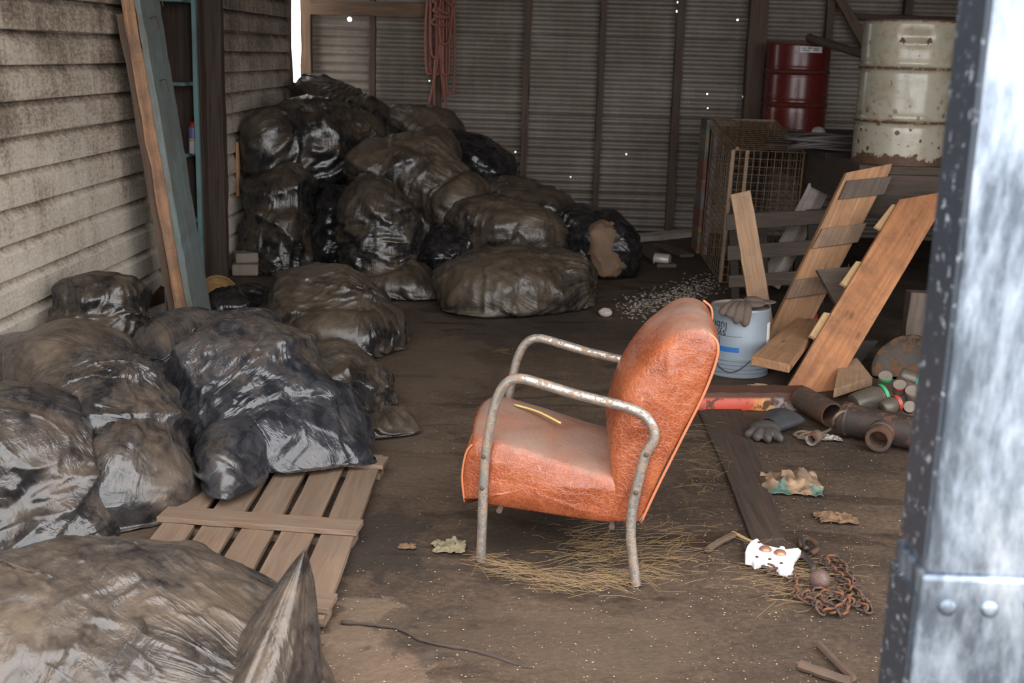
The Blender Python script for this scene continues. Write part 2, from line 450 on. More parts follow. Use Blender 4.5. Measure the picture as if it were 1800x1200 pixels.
    pa = ridges(np.stack([cx*15, sx*15, vl*2.2], 2), seed+70, 0.13); pb = ridges(np.stack([cx*2.6, sx*2.6, vl*17], 2), seed+71, 0.13)
    pc = ridges(np.stack([cx*9, sx*9, vl*9], 2), seed+72, 0.08)
    mk3 = np.clip((vnoise(P0, 5.0, seed+73)-0.42)*5, 0, 1)
    post = np.maximum((pa*mk+pb*(1-mk))*mk3, pc*0.8*(1-mk3))*hgt
    P = P+N1*((post-0.35*mk3)*0.0085*wrk)[..., None]
    rdg = np.clip(np.maximum(post, seedr*0.8), 0, 1)
    P[..., 0] = np.maximum(P[..., 0], xmin); P[..., 1] = np.minimum(P[..., 1], ymax)
    P[..., 2] = np.maximum(P[..., 2], zf)
    if step is not None:                      # lies over the edge of something low
        on = (P[..., 0] > step[0]) & (P[..., 0] < step[1]) & (P[..., 1] > step[2]) & (P[..., 1] < step[3])
        P[..., 2] = np.where(on, np.maximum(P[..., 2], step[4]), P[..., 2])
    base = np.array([c[0], c[1], P[..., 2].min()])
    if parent is not None: base = wloc(parent)
    verts = (P.reshape(-1, 3)-base)
    top = P[0].mean(0)-base; bot = P[-1].mean(0)-base
    verts = np.vstack([verts, top, bot])
    bc = np.stack([cx, sx, vl+seed], 2).reshape(-1, 3); bc = np.vstack([bc, bc[0], bc[-1]])
    I = np.arange(nv*nu).reshape(nv, nu); J = np.roll(I, -1, 1)
    quads = np.stack([I[:-1], J[:-1], J[1:], I[1:]], 2).reshape(-1, 4)
    tt = [(int(I[0, k]), nv*nu, int(J[0, k])) for k in range(nu)]; tb = [(int(J[-1, k]), nv*nu+1, int(I[-1, k])) for k in range(nu)]
    me = bpy.data.meshes.new(name)
    me.from_pydata(verts.tolist(), [], [tuple(q) for q in quads.tolist()]+tt+tb)
    at = me.attributes.new('bc', 'FLOAT_VECTOR', 'POINT'); at.data.foreach_set('vector', bc.astype(np.float32).ravel())
    at = me.attributes.new('rdg', 'FLOAT', 'POINT'); at.data.foreach_set('value', np.r_[rdg.ravel(), 0, 0].astype(np.float32))
    bm = bmesh.new(); bm.from_mesh(me); bmesh.ops.recalc_face_normals(bm, faces=bm.faces); bm.to_mesh(me); bm.free()
    me.shade_smooth(); me.materials.append(mat)
    o = bpy.data.objects.new(name, me); COL.objects.link(o)
    if parent is None: o.location = base; tag(o, label, cat, group)
    else: o.parent = parent
    if sub:
        md = o.modifiers.new('sub', 'SUBSURF'); md.levels = 1; md.render_levels = 1
    return o
# ------------------------------------------------------------------ the shed
XL, XR, YB, ZT = -2.36, 5.4, 11.8, 3.3
def m_siding():
    t = NT('whitewashed_siding'); v = t.obj(); z = t.xyz(v)[2]
    a = t.noise(t.map(v, (2, 1.2, 2.5)), 1.3, 5, 0.6); st = t.noise(t.map(v, (6, 6, 0.8)), 1.5, 5, 0.65)
    fl = t.noise(t.map(v, (20, 16, 26)), 2.2, 5, 0.7); gr = t.noise(t.map(v, (30, 2.2, 60)), 1.5, 4)
    f = t.math('ADD', t.math('MULTIPLY', a, 0.6), t.math('MULTIPLY', st, 0.4))
    f = t.math('ADD', f, t.math('MULTIPLY', fl, 0.62)); f = t.math('ADD', f, t.math('MULTIPLY', gr, 0.12))
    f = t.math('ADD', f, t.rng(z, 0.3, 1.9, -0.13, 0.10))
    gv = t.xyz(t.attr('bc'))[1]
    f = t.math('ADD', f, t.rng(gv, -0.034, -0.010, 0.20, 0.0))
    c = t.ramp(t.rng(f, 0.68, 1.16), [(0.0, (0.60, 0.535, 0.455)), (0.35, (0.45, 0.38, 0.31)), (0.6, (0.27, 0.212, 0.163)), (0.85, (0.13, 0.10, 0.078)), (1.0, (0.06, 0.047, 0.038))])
    return t.bsdf(c, 0.85, 0, t.bump(t.math('ADD', gr, fl), 0.35, 0.006))
def m_corrug():
    t = NT('dusty_corrugated_iron'); v = t.obj(); X = t.xyz(v)
    a = t.noise(t.map(v, (0.8, 1, 1.6)), 1.2, 5, 0.6); b = t.noise(t.map(v, (9, 9, 1.5)), 1.2, 5, 0.65); s = t.noise(t.map(v, (1.5, 1, 40)), 1.0, 5, 0.7)
    f = t.math('ADD', t.math('ADD', t.math('MULTIPLY', a, 0.8), t.math('MULTIPLY', b, 0.3)), t.math('MULTIPLY', s, 0.5))
    c = t.ramp(t.rng(f, 0.5, 1.15), [(0, (0.095, 0.072, 0.055)), (0.45, (0.19, 0.158, 0.13)), (0.8, (0.28, 0.25, 0.215)), (1, (0.38, 0.355, 0.325))])
    d = t.noise(v, 60, 3); c = t.mix(t.rng(d, 0.68, 0.75), c, (0.5, 0.48, 0.45))
    al = None
    for (hx, hz, r) in HOLES:
        q = t.n('CombineXYZ', X=t.math('SUBTRACT', X[0], float(hx)), Z=t.math('SUBTRACT', X[2], float(hz))).outputs[0]
        L = t.n('VectorMath', {'operation': 'LENGTH'}, i0=q).outputs['Value']
        h = t.math('GREATER_THAN', L, float(r)); al = h if al is None else t.math('MINIMUM', al, h)
    return t.bsdf(c, 0.55, 0.35, t.bump(s, 0.15, 0.004), alpha=al)
def m_floor():
    t = NT('packed_dirt_floor'); v = t.obj()
    a = t.noise(v, 0.75, 6, 0.6, 0.7); b = t.noise(v, 5, 7, 0.7, 0.3); f_ = t.noise(v, 45, 5, 0.7); s = t.noise(t.map(v, (1, 2.5, 1), rot=(0, 0, 0.5)), 1.4, 6, 0.62, 1.0)
    h = t.math('ADD', t.math('ADD', t.math('MULTIPLY', a, 0.55), t.math('MULTIPLY', b, 0.35)), t.math('MULTIPLY', f_, 0.40))
    c = t.ramp(t.rng(h, 0.46, 0.86), [(0, (0.022, 0.0135, 0.0085)), (0.35, (0.052, 0.032, 0.0195)), (0.65, (0.097, 0.061, 0.037)), (1.0, (0.19, 0.13, 0.083))])
    c = t.mix(t.rng(s, 0.56, 0.60, 0, 0.8), c, t.mix(0.45, (0.022, 0.016, 0.012), c))
    X = t.xyz(v)
    for (px_, py_, rx_, ry_, col_, k_) in FLOOR_PATCHES:
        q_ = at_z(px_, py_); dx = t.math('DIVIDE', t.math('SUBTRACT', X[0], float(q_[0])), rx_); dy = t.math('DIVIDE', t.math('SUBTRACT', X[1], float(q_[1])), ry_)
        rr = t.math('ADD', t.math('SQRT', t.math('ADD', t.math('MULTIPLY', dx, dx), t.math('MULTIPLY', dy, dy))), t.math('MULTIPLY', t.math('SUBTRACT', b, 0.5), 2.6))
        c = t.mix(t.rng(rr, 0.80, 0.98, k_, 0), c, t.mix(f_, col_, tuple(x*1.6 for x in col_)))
    g = t.noise(v, 160, 2); c = t.mix(t.rng(g, 0.70, 0.76, 0, 0.7), c, (0.30, 0.24, 0.18))
    return t.bsdf(c, t.rng(s, 0.56, 0.62, 0.85, 0.6), 0, t.bump(t.math('ADD', f_, t.math('MULTIPLY', b, 1.5)), 0.6, 0.012))
FLOOR_PATCHES = [(665, 955, 0.17, 0.35, (0.020, 0.013, 0.009), 0.8), (640, 1090, 0.16, 0.18, (0.15, 0.102, 0.068), 0.6), (650, 1180, 0.22, 0.2, (0.15, 0.10, 0.066), 0.6), (790, 1110, 0.2, 0.2, (0.028, 0.019, 0.013), 0.7), (700, 800, 0.25, 0.5, (0.10, 0.066, 0.042), 0.5), (1000, 1120, 0.5, 0.22, (0.085, 0.056, 0.034), 0.5), (760, 640, 0.3, 0.8, (0.105, 0.072, 0.047), 0.45), (1010, 940, 0.28, 0.35, (0.030, 0.020, 0.014), 0.6)]  # dark stains and pale dust patches; last entry darkens the dirt under the armchair
HOLES = [tuple(at_y(px, py, YB-0.01)[[0, 2]])+(r,) for px, py, r in [(615, 34, .020), (1101, 271, .008), (906, 267, .008), (1003, 311, .006), (1192, 4, .010), (1190, 20, .009), (1296, 35, .008), (1323, 8, .009), (1319, 33, .009), (1317, 54, .009), (1319, 66, .008), (1316, 98, .01), (1315, 110, .009), (1313, 127, .009), (1309, 158, .011), (1307, 170, .011), (1243, 165, .006), (1562, 30, .006), (506, 4, .01), (755, 142, .005), (1244, 190, .005)]]
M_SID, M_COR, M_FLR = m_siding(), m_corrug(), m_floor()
W_DARK = m_wood('dark_old_timber', (0.085, 0.050, 0.034), (0.030, 0.019, 0.014), (0.05, 0.04, 0.033), 0.5)
W_STUD = m_wood('brown_stud_timber', (0.135, 0.083, 0.052), (0.058, 0.034, 0.022), (0.09, 0.07, 0.055), 0.5)
W_STUDL = m_wood('brown_corner_timber', (0.20, 0.12, 0.065), (0.09, 0.05, 0.03), (0.09, 0.07, 0.055), 0.4)
W_PALE = m_wood('dusty_lath_timber', (0.26, 0.20, 0.15), (0.14, 0.10, 0.075), (0.16, 0.13, 0.10), 0.5)

# floor
nx, ny = 150, 250
gx = np.linspace(XL-0.9, XR+0.12, nx); gy = np.linspace(0.6, YB+0.05, ny); GX, GY = np.meshgrid(gx, gy)
Gp = np.stack([GX, GY, 0*GX], 2); GZ = (fbm(Gp, 2.2, 4, 3)-0.5)*0.016-0.004; GZ = np.minimum(GZ, 0.004)
mb = MB(); I = np.arange(nx*ny).reshape(ny, nx)
mb.add(np.stack([GX, GY, GZ], 2).reshape(-1, 3), np.stack([I[:-1, :-1], I[:-1, 1:], I[1:, 1:], I[1:, :-1]], 2).reshape(-1, 4))
struct(mb.build('floor', M_FLR, base=(0, 0, 0), smooth=60))
# ground outside
mb = MB(); mb.box((0, 0, -0.11), (60, 60, 0.16)); struct(mb.build('ground', m_plain('pale_gravel', (0.30, 0.27, 0.23), 0.9, 0, 0.3, 3), base=(0, 0, -0.19)))

# left wall of drop siding with a doorway in it
def siding(mb, y0, y1, z0=-0.02, z1=ZT, pitch=0.155, zoff=0.0, x=XL, jit=0.004, seed=0):
    rs = random.Random(seed); zt = z1
    k = 0
    z = z1+zoff
    while z > z0:
        t = min(z, z1); b = max(z-pitch, z0)
        dx = rs.uniform(-jit, jit); s0 = rs.uniform(-0.004, 0.004)
        prof = [(-0.034, t), (-0.026, t-0.012), (-0.020, t-0.026), (-0.009, t-0.040), (0.0, t-0.052), (0.003, b+0.004), (0.0, b), (-0.050, b)]
        prof = [(a, max(c, b)) for a, c in prof]
        n = 14; V = []; B = []
        for i in range(n+1):
            y = y0+(y1-y0)*i/n
            w = (vnoise(np.array([y*1.3, z*9.0, seed]), 1.0, 4)-0.5)*0.008
            for (a, c) in prof: V.append((x+a+dx+w, y, c+s0*(i/n-0.5)+w*0.5)); B.append((y, a, c))
        m = len(prof); Fc = [(i*m+j, (i+1)*m+j, (i+1)*m+j+1, i*m+j+1) for i in range(n) for j in range(m-1)]
        Fc += [tuple(range(m)), tuple(n*m+j for j in range(m-1, -1, -1))]
        mb.add(V, Fc, B); z -= pitch
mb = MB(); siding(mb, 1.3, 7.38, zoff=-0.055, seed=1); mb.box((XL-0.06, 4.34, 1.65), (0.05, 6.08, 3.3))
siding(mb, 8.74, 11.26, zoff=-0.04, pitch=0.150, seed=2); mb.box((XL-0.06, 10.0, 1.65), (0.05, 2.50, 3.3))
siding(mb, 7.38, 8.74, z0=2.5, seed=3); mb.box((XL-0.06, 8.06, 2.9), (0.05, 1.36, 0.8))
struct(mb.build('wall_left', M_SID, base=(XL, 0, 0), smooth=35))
mb = MB(); mb.board((XL-0.005, 7.365, 0.0), (XL-0.005, 7.365, 2.5), (1, 0, 0), 0.05, 0.045, 12, 0.002)
struct(mb.build('trim_1', W_PALE))
# door post beyond the gap, and the closet behind
mb = MB(); mb.board((XL-0.075, 8.62, 0), (XL-0.075, 8.62, 2.6), (1, 0, 0), 0.05, 0.22, 16, 0.003); mb.board((XL+0.0, 8.68, 0), (XL+0.0, 8.68, 2.6), (1, 0, 0), 0.13, 0.10, 16, 0.004)
struct(mb.build('trim_2', W_DARK, bevel=0.004))
mb = MB()
mb.box((XL-1.05, 8.9, 1.3), (1.9, 0.06, 2.6)); mb.box((XL-1.05, 6.5, 1.3), (1.9, 0.06, 2.6)); mb.box((XL-2.0, 7.7, 1.3), (0.06, 2.46, 2.6)); mb.box((XL-1.05, 7.7, 2.62), (1.96, 2.5, 0.06))
struct(mb.build('wall_closet', W_DARK, base=(XL-1, 7.7, 0)))
# back wall: horizontally corrugated iron
def corr_wall(name, x0, x1, y, z0, z1, pitch=0.082, amp=0.008):
    mb = MB(); ncol = 34; zs = []; z = z0
    nr = int((z1-z0)/pitch*8); V = []; B = []
    for j in range(nr+1):
        z = z0+(z1-z0)*j/nr
        ph = 2*pi*z/pitch; off = amp*sin(ph)
        lap = (0.010*(1-((z-0.35) % 0.74)/0.74))
        for i in range(ncol+1):
            x = x0+(x1-x0)*i/ncol
            w = (vnoise(np.array([x*0.9, z*0.8, 1.0]), 1.0, 2)-0.5)*0.05
            V.append((x, y+off-lap+w, z)); B.append((x, z, 0))
    m = ncol+1
    mb.add(V, [(j*m+i, j*m+i+1, (j+1)*m+i+1, (j+1)*m+i) for j in range(nr) for i in range(ncol)], B)
    return mb.build(name, M_COR, base=(0, y, 0), smooth='all')
struct(corr_wall('wall_back', XL+0.025, XR+0.06, YB, -0.03, ZT))
# studs on the back wall
def stud(name, px, w, y=YB-0.10, z0=0.0, z1=ZT, mat=W_STUD, dx=0.0, th=0.09, dp=0.0):
    x = at_y(px, 0, y)[0]; mb = MB(); mb.board((x+dx, y-dp, z0), (x, y-dp, z1), (1, 0, 0), w, th, 20, 0.003)
    return struct(mb.build(name, mat, bevel=0.003))
stud('trim_3', 538, 0.10, YB-0.09, mat=W_STUDL); stud('trim_4', 655, 0.055); stud('trim_5', 771, 0.07)
stud('trim_6', 929, 0.06); stud('trim_7', 1062, 0.055); stud('trim_8', 1199, 0.075); stud('trim_9', 1334, 0.165, dp=0.03, th=0.14)
stud('trim_10', 1461, 0.07, z0=0.9); stud('trim_11', 1597, 0.07, z0=0.9, mat=W_DARK)
a, b = at_y(545, 16, YB-0.16), at_y(760, 20, YB-0.16); mb = MB(); mb.board((a[0], YB-0.17, 2.02), (b[0], YB-0.17, 2.02), (0, 0, 1), 0.125, 0.05, 10, 0.003); struct(mb.build('trim_12', W_STUDL, bevel=0.003))
a, b = at_y(1466, -20, YB-0.2), at_y(1545, 120, YB-0.2); mb = MB(); mb.board(a, b, (1, 0, 0.6), 0.085, 0.05, 10, 0.003); struct(mb.build('trim_13', W_STUD, bevel=0.003))
a, b = at_y(1490, 27, YB-0.17), at_y(1800, 41, YB-0.17); mb = MB(); mb.board(a, b, (0, 0, 1), 0.05, 0.05, 10, 0.003); struct(mb.build('trim_14', W_DARK, bevel=0.003))
x0 = at_y(530, 0, YB-0.05)[0]
mb = MB(); mb.board((XL-0.01, 11.275, 0), (XL-0.01, 11.275, ZT), (1, 0, 0), 0.06, 0.035, 14, 0.003); struct(mb.build('trim_15', W_STUD))
mb = MB(); mb.board((XL+0.01, 11.9, 2.45), (XR, 11.9, 2.45), (0, 0, 1), 0.1, 0.05); mb.v = []; 
# right wall and roof
mb = MB(); mb.box((XR+0.05, 7.4, 1.65), (0.08, 9.0, 3.3)); struct(mb.build('wall_right', W_DARK, base=(XR, 7.4, 0)))
mb = MB(); mb.box(((XL+XR)/2, (ROOF_Y0+YB)/2+0.1, ZT+0.05), (XR-XL+0.3, YB-ROOF_Y0+0.4, 0.06)); struct(mb.build('ceiling', W_STUD))
portal('front_portal', ((XL+XR)/2, ROOF_Y0-0.02, 1.65), XR-XL, 3.3, (radians(90), 0, 0))
# metal clad post at the right of the opening
def m_galv():
    t = NT('galvanised_sheet'); v = t.obj()
    a = t.noise(t.map(v, (5, 5, 1.2)), 1.5, 6, 0.65, 0.8); b = t.noise(t.map(v, (40, 40, 12)), 1.3, 5, 0.7)
    c = t.ramp(t.rng(t.math('ADD', t.math('MULTIPLY', a, 0.8), t.math('MULTIPLY', b, 0.3)), 0.3, 0.8), [(0, (0.05, 0.06, 0.075)), (0.4, (0.10, 0.122, 0.155)), (0.60, (0.25, 0.295, 0.36)), (1, (0.58, 0.62, 0.68))])
    return t.bsdf(c, t.rng(b, 0.3, 0.7, 0.3, 0.55), 0.85, t.bump(t.math('ADD', a, t.math('MULTIPLY', b, 0.4)), 0.35, 0.01))
M_GAL = m_galv()
pj = thing('clad_post', None, None, (0.65, 1.40, 0)); pj['kind'] = 'structure'; pj.name = 'trim_16'
mb = MB(); mb.box((0.66, 1.405, 2.2), (0.372, 0.104, 2.29)); mb.build('upper_sheet', M_GAL, pj, bevel=0.008, seg=3)
mb = MB(); mb.box((0.66, 1.405, 0.53), (0.386, 0.116, 1.06)); mb.build('lower_sheet', M_GAL, pj, bevel=0.006, seg=3)
M_GALD = m_rustmetal('scratched_shade_strip', (0.040, 0.050, 0.066), (0.20, 0.22, 0.25), 0.20, 0.38, 0.5, 60)  # strips added on the side face, its dark reflection put into their colour
mb = MB(); mb.box((0.472, 1.407, 2.21), (0.006, 0.092, 2.27)); mb.build('upper_shade_strip', M_GALD, pj)
mb = MB(); mb.box((0.465, 1.407, 0.52), (0.006, 0.100, 1.02)); mb.build('lower_shade_strip', M_GALD, pj)
mb = MB()
for (x, z) in [(0.55, 1.02), (0.50, 1.02), (0.60, 1.03)]:
    mb.lathe([(0.011, 0), (0.010, 0.003), (0.005, 0.005)], (x, 1.353 if z > 1.06 else 1.347, z), (0, -1, 0), 16)
mb.build('nail_heads', M_GAL, pj, smooth=50)
# ------------------------------------------------------------------ the bags
B_MID = m_bag('dusty_black_film', 0.60); B_DUST = m_bag('very_dusty_black_film', 0.74); B_BLK = m_bag('clean_black_film', 0.20)
B_FRONT = m_bag('dusty_grey_film', 0.46, (0.016, 0.0145, 0.015), (0.130, 0.093, 0.063), 0.17, (0.075, 0.069, 0.068))
B_THIN = m_bag('thin_bluish_film', 0.38, (0.016, 0.017, 0.021), (0.135, 0.098, 0.067), 0.18, (0.07, 0.07, 0.077))
# foreground
B_NEAR = bag('rubbish_bag', 'half-empty dusty bag lying flat in the near left corner, one stiff fold standing up', B_FRONT,
    [ellw((-1.18, 2.98, 0.06), (0.46, 0.50, 0.235)), ellw((-0.90, 2.90, 0.05), (0.30, 0.38, 0.19)), ellw((-1.60, 2.80, 0.06), (0.5, 0.45, 0.23)), ellw((-0.72, 2.70, 0.03), (0.22, 0.25, 0.10))],
    pins=[(at_z(578, 1175, 0.02), 0.3, 1.3), (at_y(322, 944, 3.30), 0.25, 1.6)], axis=(1, -0.55, -0.05), slack=(0.24, 0.06), fold=(1.2, 0.3), seed=11, step=(-1.30, -0.57, 3.17, 4.7, 0.072), dmax=0.06, amp=0.035, nu=230, nv=150, sub=1, wrk=1.15)
# the stiff fold of film standing up at its right end
mbf = MB(); ap = at_y(536, 965, 2.88); cb = np.array([-0.685, 2.70, 0.0]); nf, nh = 90, 40; V = []
for j in range(nh+1):
    u = j/nh
    for i in range(nf):
        a_ = 2*pi*i/nf; e_ = np.array([cos(a_)*0.155, sin(a_)*0.30, 0]); s_ = (1-u)**0.86
        rg = ridges(np.array([[cos(a_)*1.7, sin(a_)*1.7, 2.0+u*0.5]]), 4, 0.16)[0]*0.05+ridges(np.array([[cos(a_)*3.2, sin(a_)*3.2, 5.0+u]]), 6, 0.14)[0]*0.02
        tri = 0.80+0.28*abs(cos(1.5*(a_-0.6)))**1.6
        p = cb+(ap-cb)*u+e_*s_*tri*(1+rg*3.0*(0.35+u*0.5)); p[2] = max(p[2], 0.004+0.0*u); V.append(p)
mbf.add(V, [(j*nf+i, j*nf+(i+1) % nf, (j+1)*nf+(i+1) % nf, (j+1)*nf+i) for j in range(nh) for i in range(nf)])
mbf.build('fold', B_FRONT, B_NEAR, smooth='all')
bag('rubbish_bag', 'bulging dusty bag cut off by the left edge, dirt clinging to its near side', B_FRONT,
    [ell(40, 850, 150, 150, 4.0, 0.34), ell(20, 775, 110, 90, 4.05, 0.28), ell(70, 920, 140, 100, 3.9, 0.3)], seed=12, axis=(-0.5, 0, 1), nu=220, nv=140, sub=1, wrk=1.15)
bag('rubbish_bag', 'tall dusty bag, glossy lower half, between the left-edge bag and big bluish bag', B_FRONT,
    [ell(190, 755, 112, 130, 4.4, 0.30, 18), ell(130, 645, 118, 92, 4.7, 0.32), ell(222, 845, 94, 105, 4.12, 0.26), ell(207, 800, 108, 112, 4.25, 0.28), ell(150, 700, 112, 90, 4.5, 0.3), ell(20, 650, 80, 60, 4.75, 0.25)], seed=13, axis=(0.25, 0, 1), slack=(0.08, 0.3), fold=(0.5, 1.2), amp=0.028, nu=220, nv=140, sub=1, wrk=1.15)
bag('rubbish_bag', 'crumpled black bag top with its folded end against the left wall', B_MID,
    [ell(175, 560, 80, 65, 5.5, 0.22), ell(180, 512, 52, 26, 5.55, 0.16), ell(180, 640, 80, 80, 5.5, 0.22)], pins=[(at_y(88, 556, 5.5), 0.4, 1.2)], seed=14, axis=(1, 0, 0.2), slack=(0.3, 0.3), dmax=0.06, amp=0.03, nu=180, nv=120)
bag('rubbish_bag', 'big thin bluish bag slumped on the pallet with a round tied bulge at its front', B_THIN,
    [ell(430, 690, 145, 135, 4.9, 0.36), ell(335, 610, 88, 70, 5.2, 0.3), ell(430, 582, 62, 44, 5.3, 0.28), ell(565, 765, 80, 62, 4.72, 0.25, 20), ell(490, 780, 110, 85, 4.6, 0.26, 12), ell(475, 740, 132, 100, 4.72, 0.30), ell(560, 735, 70, 70, 4.85, 0.25), ell(396, 822, 58, 72, 4.18, 0.18, -15), ell(325, 715, 62, 95, 4.95, 0.3)],
    pins=[(at_z(656, 814, 0.07), 0.2, 1.3), (at_z(390, 897, 0.065), 0.10, 1.2)], seed=15, axis=(0.6, -0.5, -0.3), zf=0.070, slack=(0.2, 0.2), lump=0.03, amp=0.026, nu=240, nv=160, sub=1, wrk=1.15, soft=3)
bag('rubbish_bag', 'round bag with a rumpled front pocket of film, behind the big bluish bag', B_MID,
    [ell(570, 550, 112, 78, 6.85, 0.38), ell(645, 585, 62, 50, 6.7, 0.28), ell(560, 500, 62, 34, 6.95, 0.28), ell(590, 580, 80, 40, 6.5, 0.2)], seed=16, axis=(0.7, -0.3, 0.6), slack=(0.2, 0.3), amp=0.03, nu=200, nv=130, sub=1, wrk=1.15)
bag('rubbish_bag', 'squat bag with a loose tail on the floor, leaning on the big bluish bag', B_MID,
    [ell(610, 690, 76, 76, 5.4, 0.32, 10), ell(655, 742, 62, 36, 5.2, 0.24), ell(575, 680, 60, 70, 5.45, 0.3)], pins=[(at_z(742, 750, 0.03), 0.4, 1.4)], seed=17, axis=(1, -0.2, -0.2), slack=(0.2, 0.24), amp=0.026, nu=190, nv=120, sub=1, wrk=1.15)
bag('rubbish_bag', 'flat scrap of shiny black bag in front of the woven basket', B_BLK,
    [ell(412, 522, 58, 24, 7.3, 0.30, -12)], pins=[(at_y(470, 503, 7.3), 0.5, 1.3)], seed=18, axis=(1, 0, 0.2), slack=(0.2, 0.25), zf=0.05)
# the heap by the back wall
bag('rubbish_bag', 'upright full bag standing in the corner by the siding', B_MID,
    [ell(497, 405, 72, 92, 9.15, 0.33), ell(492, 330, 62, 44, 9.2, 0.28), ell(500, 455, 66, 50, 9.1, 0.3)], seed=19, axis=(0.05, 0, 1), slack=(0.1, 0.2))
bag('rubbish_bag', 'long saggy bag sprawled on top of the upright corner bag', B_MID,
    [ell(560, 222, 80, 52, 9.7, 0.4, 12), ell(475, 250, 52, 62, 9.4, 0.3), ell(625, 225, 48, 34, 9.9, 0.3, 20), ell(540, 270, 90, 70, 9.6, 0.35)], seed=20, axis=(1, 0, 0.15), slack=(0.22, 0.14))
bag('rubbish_bag', 'bag with a black knotted neck sticking up at the top of the heap', B_MID,
    [ell(610, 195, 84, 38, 10.9, 0.4, 14), ell(570, 170, 50, 30, 10.9, 0.3), ell(620, 270, 100, 90, 10.9, 0.4)], pins=[(at_y(536, 128, 10.85), 0.42, 1.4)], seed=21, axis=(-0.8, 0, 0.6), gather=0.9)
bag('rubbish_bag', 'brown dust-covered bag below the hanging red hoses', B_DUST,
    [ell(722, 214, 58, 30, 11.0, 0.35), ell(760, 240, 60, 50, 10.9, 0.3), ell(720, 320, 90, 90, 10.9, 0.4)], seed=22, axis=(0.6, 0, 0.7))
bag('rubbish_bag', 'dusty bag tucked under the sprawled bag, halfway up the heap', B_DUST,
    [ell(592, 300, 58, 60, 9.75, 0.3), ell(600, 380, 70, 80, 9.8, 0.35)], seed=23, axis=(0.3, 0, 1))
bag('rubbish_bag', 'large smeared bag draped over the middle of the heap', B_DUST,
    [ell(735, 305, 98, 62, 9.35, 0.42, 15), ell(660, 290, 52, 42, 9.35, 0.35), ell(750, 258, 50, 34, 9.5, 0.3), ell(805, 345, 52, 48, 9.15, 0.3), ell(740, 380, 80, 60, 9.4, 0.4)], seed=24, axis=(1, -0.2, -0.3), slack=(0.2, 0.16))
bag('rubbish_bag', 'shiny black bag at the right shoulder of the heap, against the iron sheets', B_BLK,
    [ell(838, 280, 64, 44, 10.3, 0.35, 18), ell(795, 250, 32, 22, 10.4, 0.25), ell(850, 350, 60, 80, 10.4, 0.35)], seed=25, axis=(0.8, 0, -0.5), slack=(0.2, 0.2))
bag('rubbish_bag', 'plump ribbed bag standing at the front centre of the heap', B_MID,
    [ell(668, 420, 72, 100, 8.45, 0.34), ell(688, 490, 78, 48, 8.3, 0.3), ell(655, 355, 46, 36, 8.5, 0.25)], pins=[(at_z(772, 522, 0.03), 0.4, 1.4)], seed=26, axis=(0.05, 0.1, 1), slack=(0.08, 0.32))
bag('rubbish_bag', 'dark bag wedged between the corner bag and the plump ribbed bag', B_BLK,
    [ell(588, 410, 40, 78, 9.05, 0.28), ell(596, 360, 34, 28, 9.1, 0.25)], seed=27, axis=(0.1, 0, 1), slack=(0.1, 0.28))
bag('rubbish_bag', 'bluish black bag half hidden right of the plump ribbed bag', B_BLK,
    [ell(785, 450, 50, 58, 8.75, 0.3), ell(770, 490, 45, 34, 8.6, 0.25)], seed=28, axis=(0.2, 0, 1))
bag('rubbish_bag', 'glossy dusty bag resting on the broad flat bag', B_DUST,
    [ell(885, 388, 98, 46, 8.95, 0.38, 8), ell(940, 405, 46, 36, 8.9, 0.3), ell(870, 440, 80, 50, 9.0, 0.35)], seed=29, axis=(1, 0, 0), slack=(0.2, 0.12))
bag('rubbish_bag', 'broad flat dusty bag lowest at the front of the heap', B_DUST,
    [ell(895, 492, 128, 58, 8.0, 0.42, 4), ell(860, 515, 70, 42, 7.85, 0.3), ell(985, 480, 58, 44, 8.15, 0.3)], seed=30, axis=(1, 0.1, 0.1), slack=(0.14, 0.12), pins=[(at_y(1046, 470, 8.3), 0.4, 1.5)])
bag('rubbish_bag', 'brownish bag lying behind the glossy one, film peak by the iron sheets', B_DUST,
    [ell(915, 345, 70, 30, 9.9, 0.4, 12), ell(970, 355, 42, 22, 9.8, 0.3, 20), ell(930, 400, 80, 60, 9.9, 0.4)], pins=[(at_y(938, 313, 10.0), 0.35, 1.5)], seed=31, axis=(1, 0, 0.1))
# ------------------------------------------------------------------ helpers for boards traced on their own plane
class Plane:
    def __init__(s, o, u, hint):
        s.o = np.asarray(o, float); s.u = nrm(u); h = np.asarray(hint, float); s.v = nrm(h-s.u*(h@s.u)); s.n = np.cross(s.u, s.v)
        if s.n@(CP-s.o) < 0: s.n = -s.n          # n looks towards the viewer's side
    def hit(s, px, py):
        d = ray(px, py); t = ((s.o-CP)@s.n)/(d@s.n); return CP+d*t
    def uv(s, P): q = np.asarray(P)-s.o; return q@s.u, q@s.v
def slab(mb, pl, pts, th, front=0.0, px=True):
    """polygon on plane pl (front face lifted by 'front'), th thick, going away from the viewer"""
    P = [np.array(pl.hit(*p)) if px else np.asarray(p, float) for p in pts]; n = len(P); off = random.random()*9
    A = [p+pl.n*front for p in P]; Bk = [p+pl.n*(front-th) for p in P]
    bc = [(pl.uv(p)[0]+off, pl.uv(p)[1]+off, 0) for p in P]+[(pl.uv(p)[0]+off, pl.uv(p)[1]+off, th) for p in P]
    return mb.add(A+Bk, [tuple(range(n)), tuple(range(2*n-1, n-1, -1))]+[(i, n+i, n+(i+1) % n, (i+1) % n) for i in range(n)], bc)

